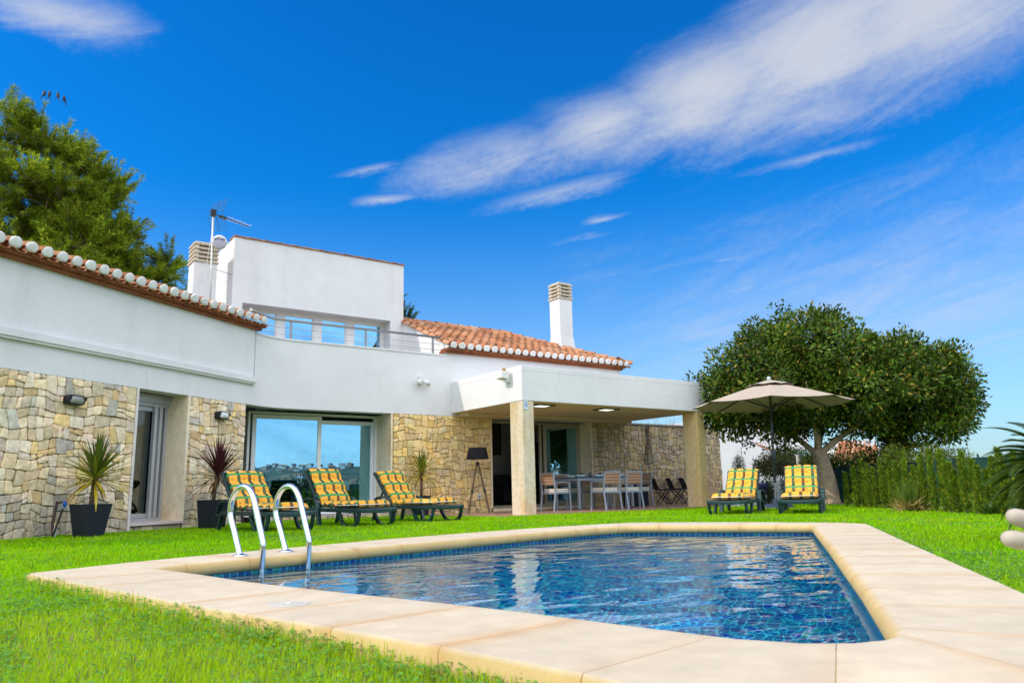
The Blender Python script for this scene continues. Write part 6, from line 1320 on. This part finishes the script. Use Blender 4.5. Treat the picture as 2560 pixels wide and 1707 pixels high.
# dark garden hedge behind the viewer, mirrored low in the panes
V, F, C = broad_crown([((x_, -9 + .8 * math.sin(x_), .45), (1.3, .8, .75), 40) for x_ in np.arange(-14, 18, 1.7)], 26, .2, .22, .10, (.025, .045, .012), None, 0); tag(np_mesh("boundary_shrubbery", V, F, SHRUB, None, C), "dark shrubbery along the garden's near boundary, mirrored low in the panes", "shrubbery", kind='stuff')

# ------------------------------------------------------------------ grass
def in_poly(x, y, poly):
    r = np.zeros(len(x), bool); n = len(poly); j = n - 1
    for i in range(n):
        xi, yi = poly[i]; xj, yj = poly[j]; c = ((yi > y) != (yj > y)) & (x < (xj - xi) * (y - yi) / (yj - yi + 1e-12) + xi); r ^= c; j = i
    return r
def vnoise(x, y, s, seed):
    g = np.random.default_rng(seed).random((64, 64)); xi = x * s; yi = y * s; x0 = np.floor(xi).astype(int); y0 = np.floor(yi).astype(int); fx = xi - x0; fy = yi - y0; fx = fx * fx * (3 - 2 * fx); fy = fy * fy * (3 - 2 * fy)
    q = lambda a, b: g[a % 64, b % 64]; return (q(x0, y0) * (1 - fx) + q(x0 + 1, y0) * fx) * (1 - fy) + (q(x0, y0 + 1) * (1 - fx) + q(x0 + 1, y0 + 1) * fx) * fy
def edge_dist(x, y, poly):
    d = np.full(len(x), 1e9)
    for i in range(len(poly)):
        a = np.array(poly[i]); b = np.array(poly[(i + 1) % len(poly)]); ab = b - a; t = ((x - a[0]) * ab[0] + (y - a[1]) * ab[1]) / max(ab @ ab, 1e-9); t = t.clip(0, 1); d = np.minimum(d, np.hypot(x - a[0] - t * ab[0], y - a[1] - t * ab[1]))
    return d
HOUSE = [tuple(wing(TL, .02)), tuple(wing(0, .02)), (7.7, 15.17), (8.36, 15.17), (8.36, 12.06), (19.3, 12.06), (19.3, 30), (-10, 30)]
def scatter(n_per, r0, r1, half=62):
    area = math.pi * (r1 * r1 - r0 * r0) * (2 * half / 360); n = int(n_per * area); r = np.sqrt(nrg.uniform(r0 * r0, r1 * r1, n)); a = np.radians(36 + nrg.uniform(-half, half, n)); x = r * np.sin(a); y = r * np.cos(a)
    k = ~in_poly(x, y, OUTER) & ~in_poly(x, y, HOUSE) & (x < 16.5)
    side = (x - FA.x) * fd.y - (y - FA.y) * fd.x   # this side of the fence only
    k &= side > .0; return x[k], y[k]
GV, GF, GC = [], [], []; nv = 0
for dens_, r0, r1, w, h in ((9000, .9, 3.2, .0032, .030), (5200, 3.2, 5.5, .0048, .034), (2400, 5.5, 9, .008, .036), (1150, 9, 14, .0125, .038), (480, 14, 22, .02, .042)):
    x, y = scatter(dens_, r0, r1); n = len(x); a = nrg.uniform(0, 6.283, n); lean = np.abs(nrg.normal(0, .55, n)); dry = vnoise(x, y, 1.3, 2); ed_ = edge_dist(x, y, OUTER); hh_ = h * nrg.uniform(.55, 1.3, n) * (.75 + .6 * vnoise(x, y, .9, 5)) * (1 + .4 * (ed_ < .06) + 1.1 * np.exp(-(ed_ / .075) ** 2) * np.clip((y - 1.7) / 1.2, 0, 1) * (x < 2.2))
    dx, dy = np.cos(a), np.sin(a); sx, sy = -dy * w / 2, dx * w / 2; l1 = lean * .35 * hh_; l2 = lean * 1.0 * hh_; zt = hh_ / np.sqrt(1 + lean ** 2 * .5)
    V = np.empty((n, 5, 3), np.float32)
    V[:, 0] = np.stack([x - sx, y - sy, np.zeros(n)], 1); V[:, 1] = np.stack([x + sx, y + sy, np.zeros(n)], 1); V[:, 2] = np.stack([x + dx * l1 + sx * .8, y + dy * l1 + sy * .8, zt * .6], 1); V[:, 3] = np.stack([x + dx * l1 - sx * .8, y + dy * l1 - sy * .8, zt * .6], 1); V[:, 4] = np.stack([x + dx * l2, y + dy * l2, zt], 1)
    b = nv + np.arange(n)[:, None] * 5; GV.append(V.reshape(-1, 3)); GF.append(np.concatenate([b + np.array([0, 1, 2, 3]), b + np.array([3, 2, 4, 4])], 1).reshape(-1, 4)); nv += n * 5
    c = np.array([.22, .54, .003])[None] * nrg.normal(1, .2, (n, 1)).clip(.5, 1.6); near = np.clip((6.5 - np.hypot(x, y)) / 4, 0, 1); k2 = (dry * .6 + .55 * near + nrg.normal(0, .15, n)).clip(0, 1)[:, None]; c = c * (1 - k2 * .75) + np.array([.52, .62, .02]) * k2 * .75
    st = nrg.random(n) < (.03 + .16 * near * dry); c[st] = np.array([.42, .34, .14]) * nrg.uniform(.6, 1.2, (st.sum(), 1)); GC.append(np.repeat(c, 2, 0))
# clover along the coping and in patches: three-lobed leaves on short stalks
for dens_, r0, r1, sz in ((3400, .9, 3.6, .011), (1500, 3.6, 7.5, .014), (500, 7.5, 13, .018)):
    x, y = scatter(dens_, r0, r1); ed_ = edge_dist(x, y, OUTER); pr = (np.exp(-ed_ / .16) * 1.0 + .55 * (vnoise(x, y, 1.6, 9) > .66) + .05); k = nrg.random(len(x)) < pr; x, y, ed_ = x[k], y[k], ed_[k]; n = len(x); z = nrg.uniform(.012, .036, n) * (1 + 1.0 * np.clip((y - 1.9) / 1.2, 0, 1) * np.exp(-ed_ / .09) + .35 * np.exp(-ed_ / .1)); a = nrg.uniform(0, 6.283, n)
    for q in range(3):
        aa = a + q * 2.094; D = unit(np.stack([np.cos(aa), np.sin(aa), nrg.normal(.05, .25, n)], 1)); P = np.stack([x, y, z], 1); Nn = unit(np.stack([nrg.normal(0, .3, n), nrg.normal(0, .3, n), np.ones(n)], 1)); S = unit(np.cross(D, Nn)); L = sz * nrg.uniform(.8, 1.3, (n, 1))
        V = np.stack([P, P + D * L * .75 + S * L * .5, P + D * L, P + D * L * .75 - S * L * .5], 1).reshape(-1, 3); GF.append(nv + np.arange(n * 4).reshape(n, 4)); GV.append(V); nv += n * 4; GC.append(np.array([.16, .36, .06])[None] * nrg.normal(1, .2, (n, 1)).clip(.6, 1.5))
GRASS = leaf_mat("grass_blade", .42, .8, .04, .1)
tag(np_mesh("grass", np.concatenate(GV), np.concatenate(GF), GRASS, None, np.concatenate(GC)), kind='stuff')
# a few taller weeds at the coping's outer edge
WEED = leaf_mat("weed_leaf", .35, .5, .3)
for i, (x, y, h, lab) in enumerate(((1.18, 1.77, .07, "taller upright weed against the near coping, beside the ragged clover"), (1.20, 1.62, .05, "low broad-leaved weed at the near coping's outer edge, right of the upright weed"), (.90, 2.72, .06, "wispy weed leaning on the near coping below the skimmer lid"))):
    t = thing("weed", (x, y, 0), lab, "weed"); n = 16; a = nrg.uniform(0, 6.283, n); z = nrg.uniform(.2, 1, n) * h; D = unit(np.stack([np.cos(a), np.sin(a), nrg.uniform(.2, 1.2, n)], 1)); V, F = blades(np.stack([np.zeros(n), np.zeros(n), z], 1), D, np.tile([0, 0, 1.0], (n, 1)), nrg.uniform(.018, .034, n), nrg.uniform(.008, .014, n), .2); np_mesh("leaves", V, F, WEED, t, tone(n, (.10, .24, .02), .2)); MB().tube([(0, 0, -.01), (.004, 0, h)], [.0022, .001], 5).build("stalk", WEED, t)
print("verts", sum(len(m.vertices) for m in bpy.data.meshes))
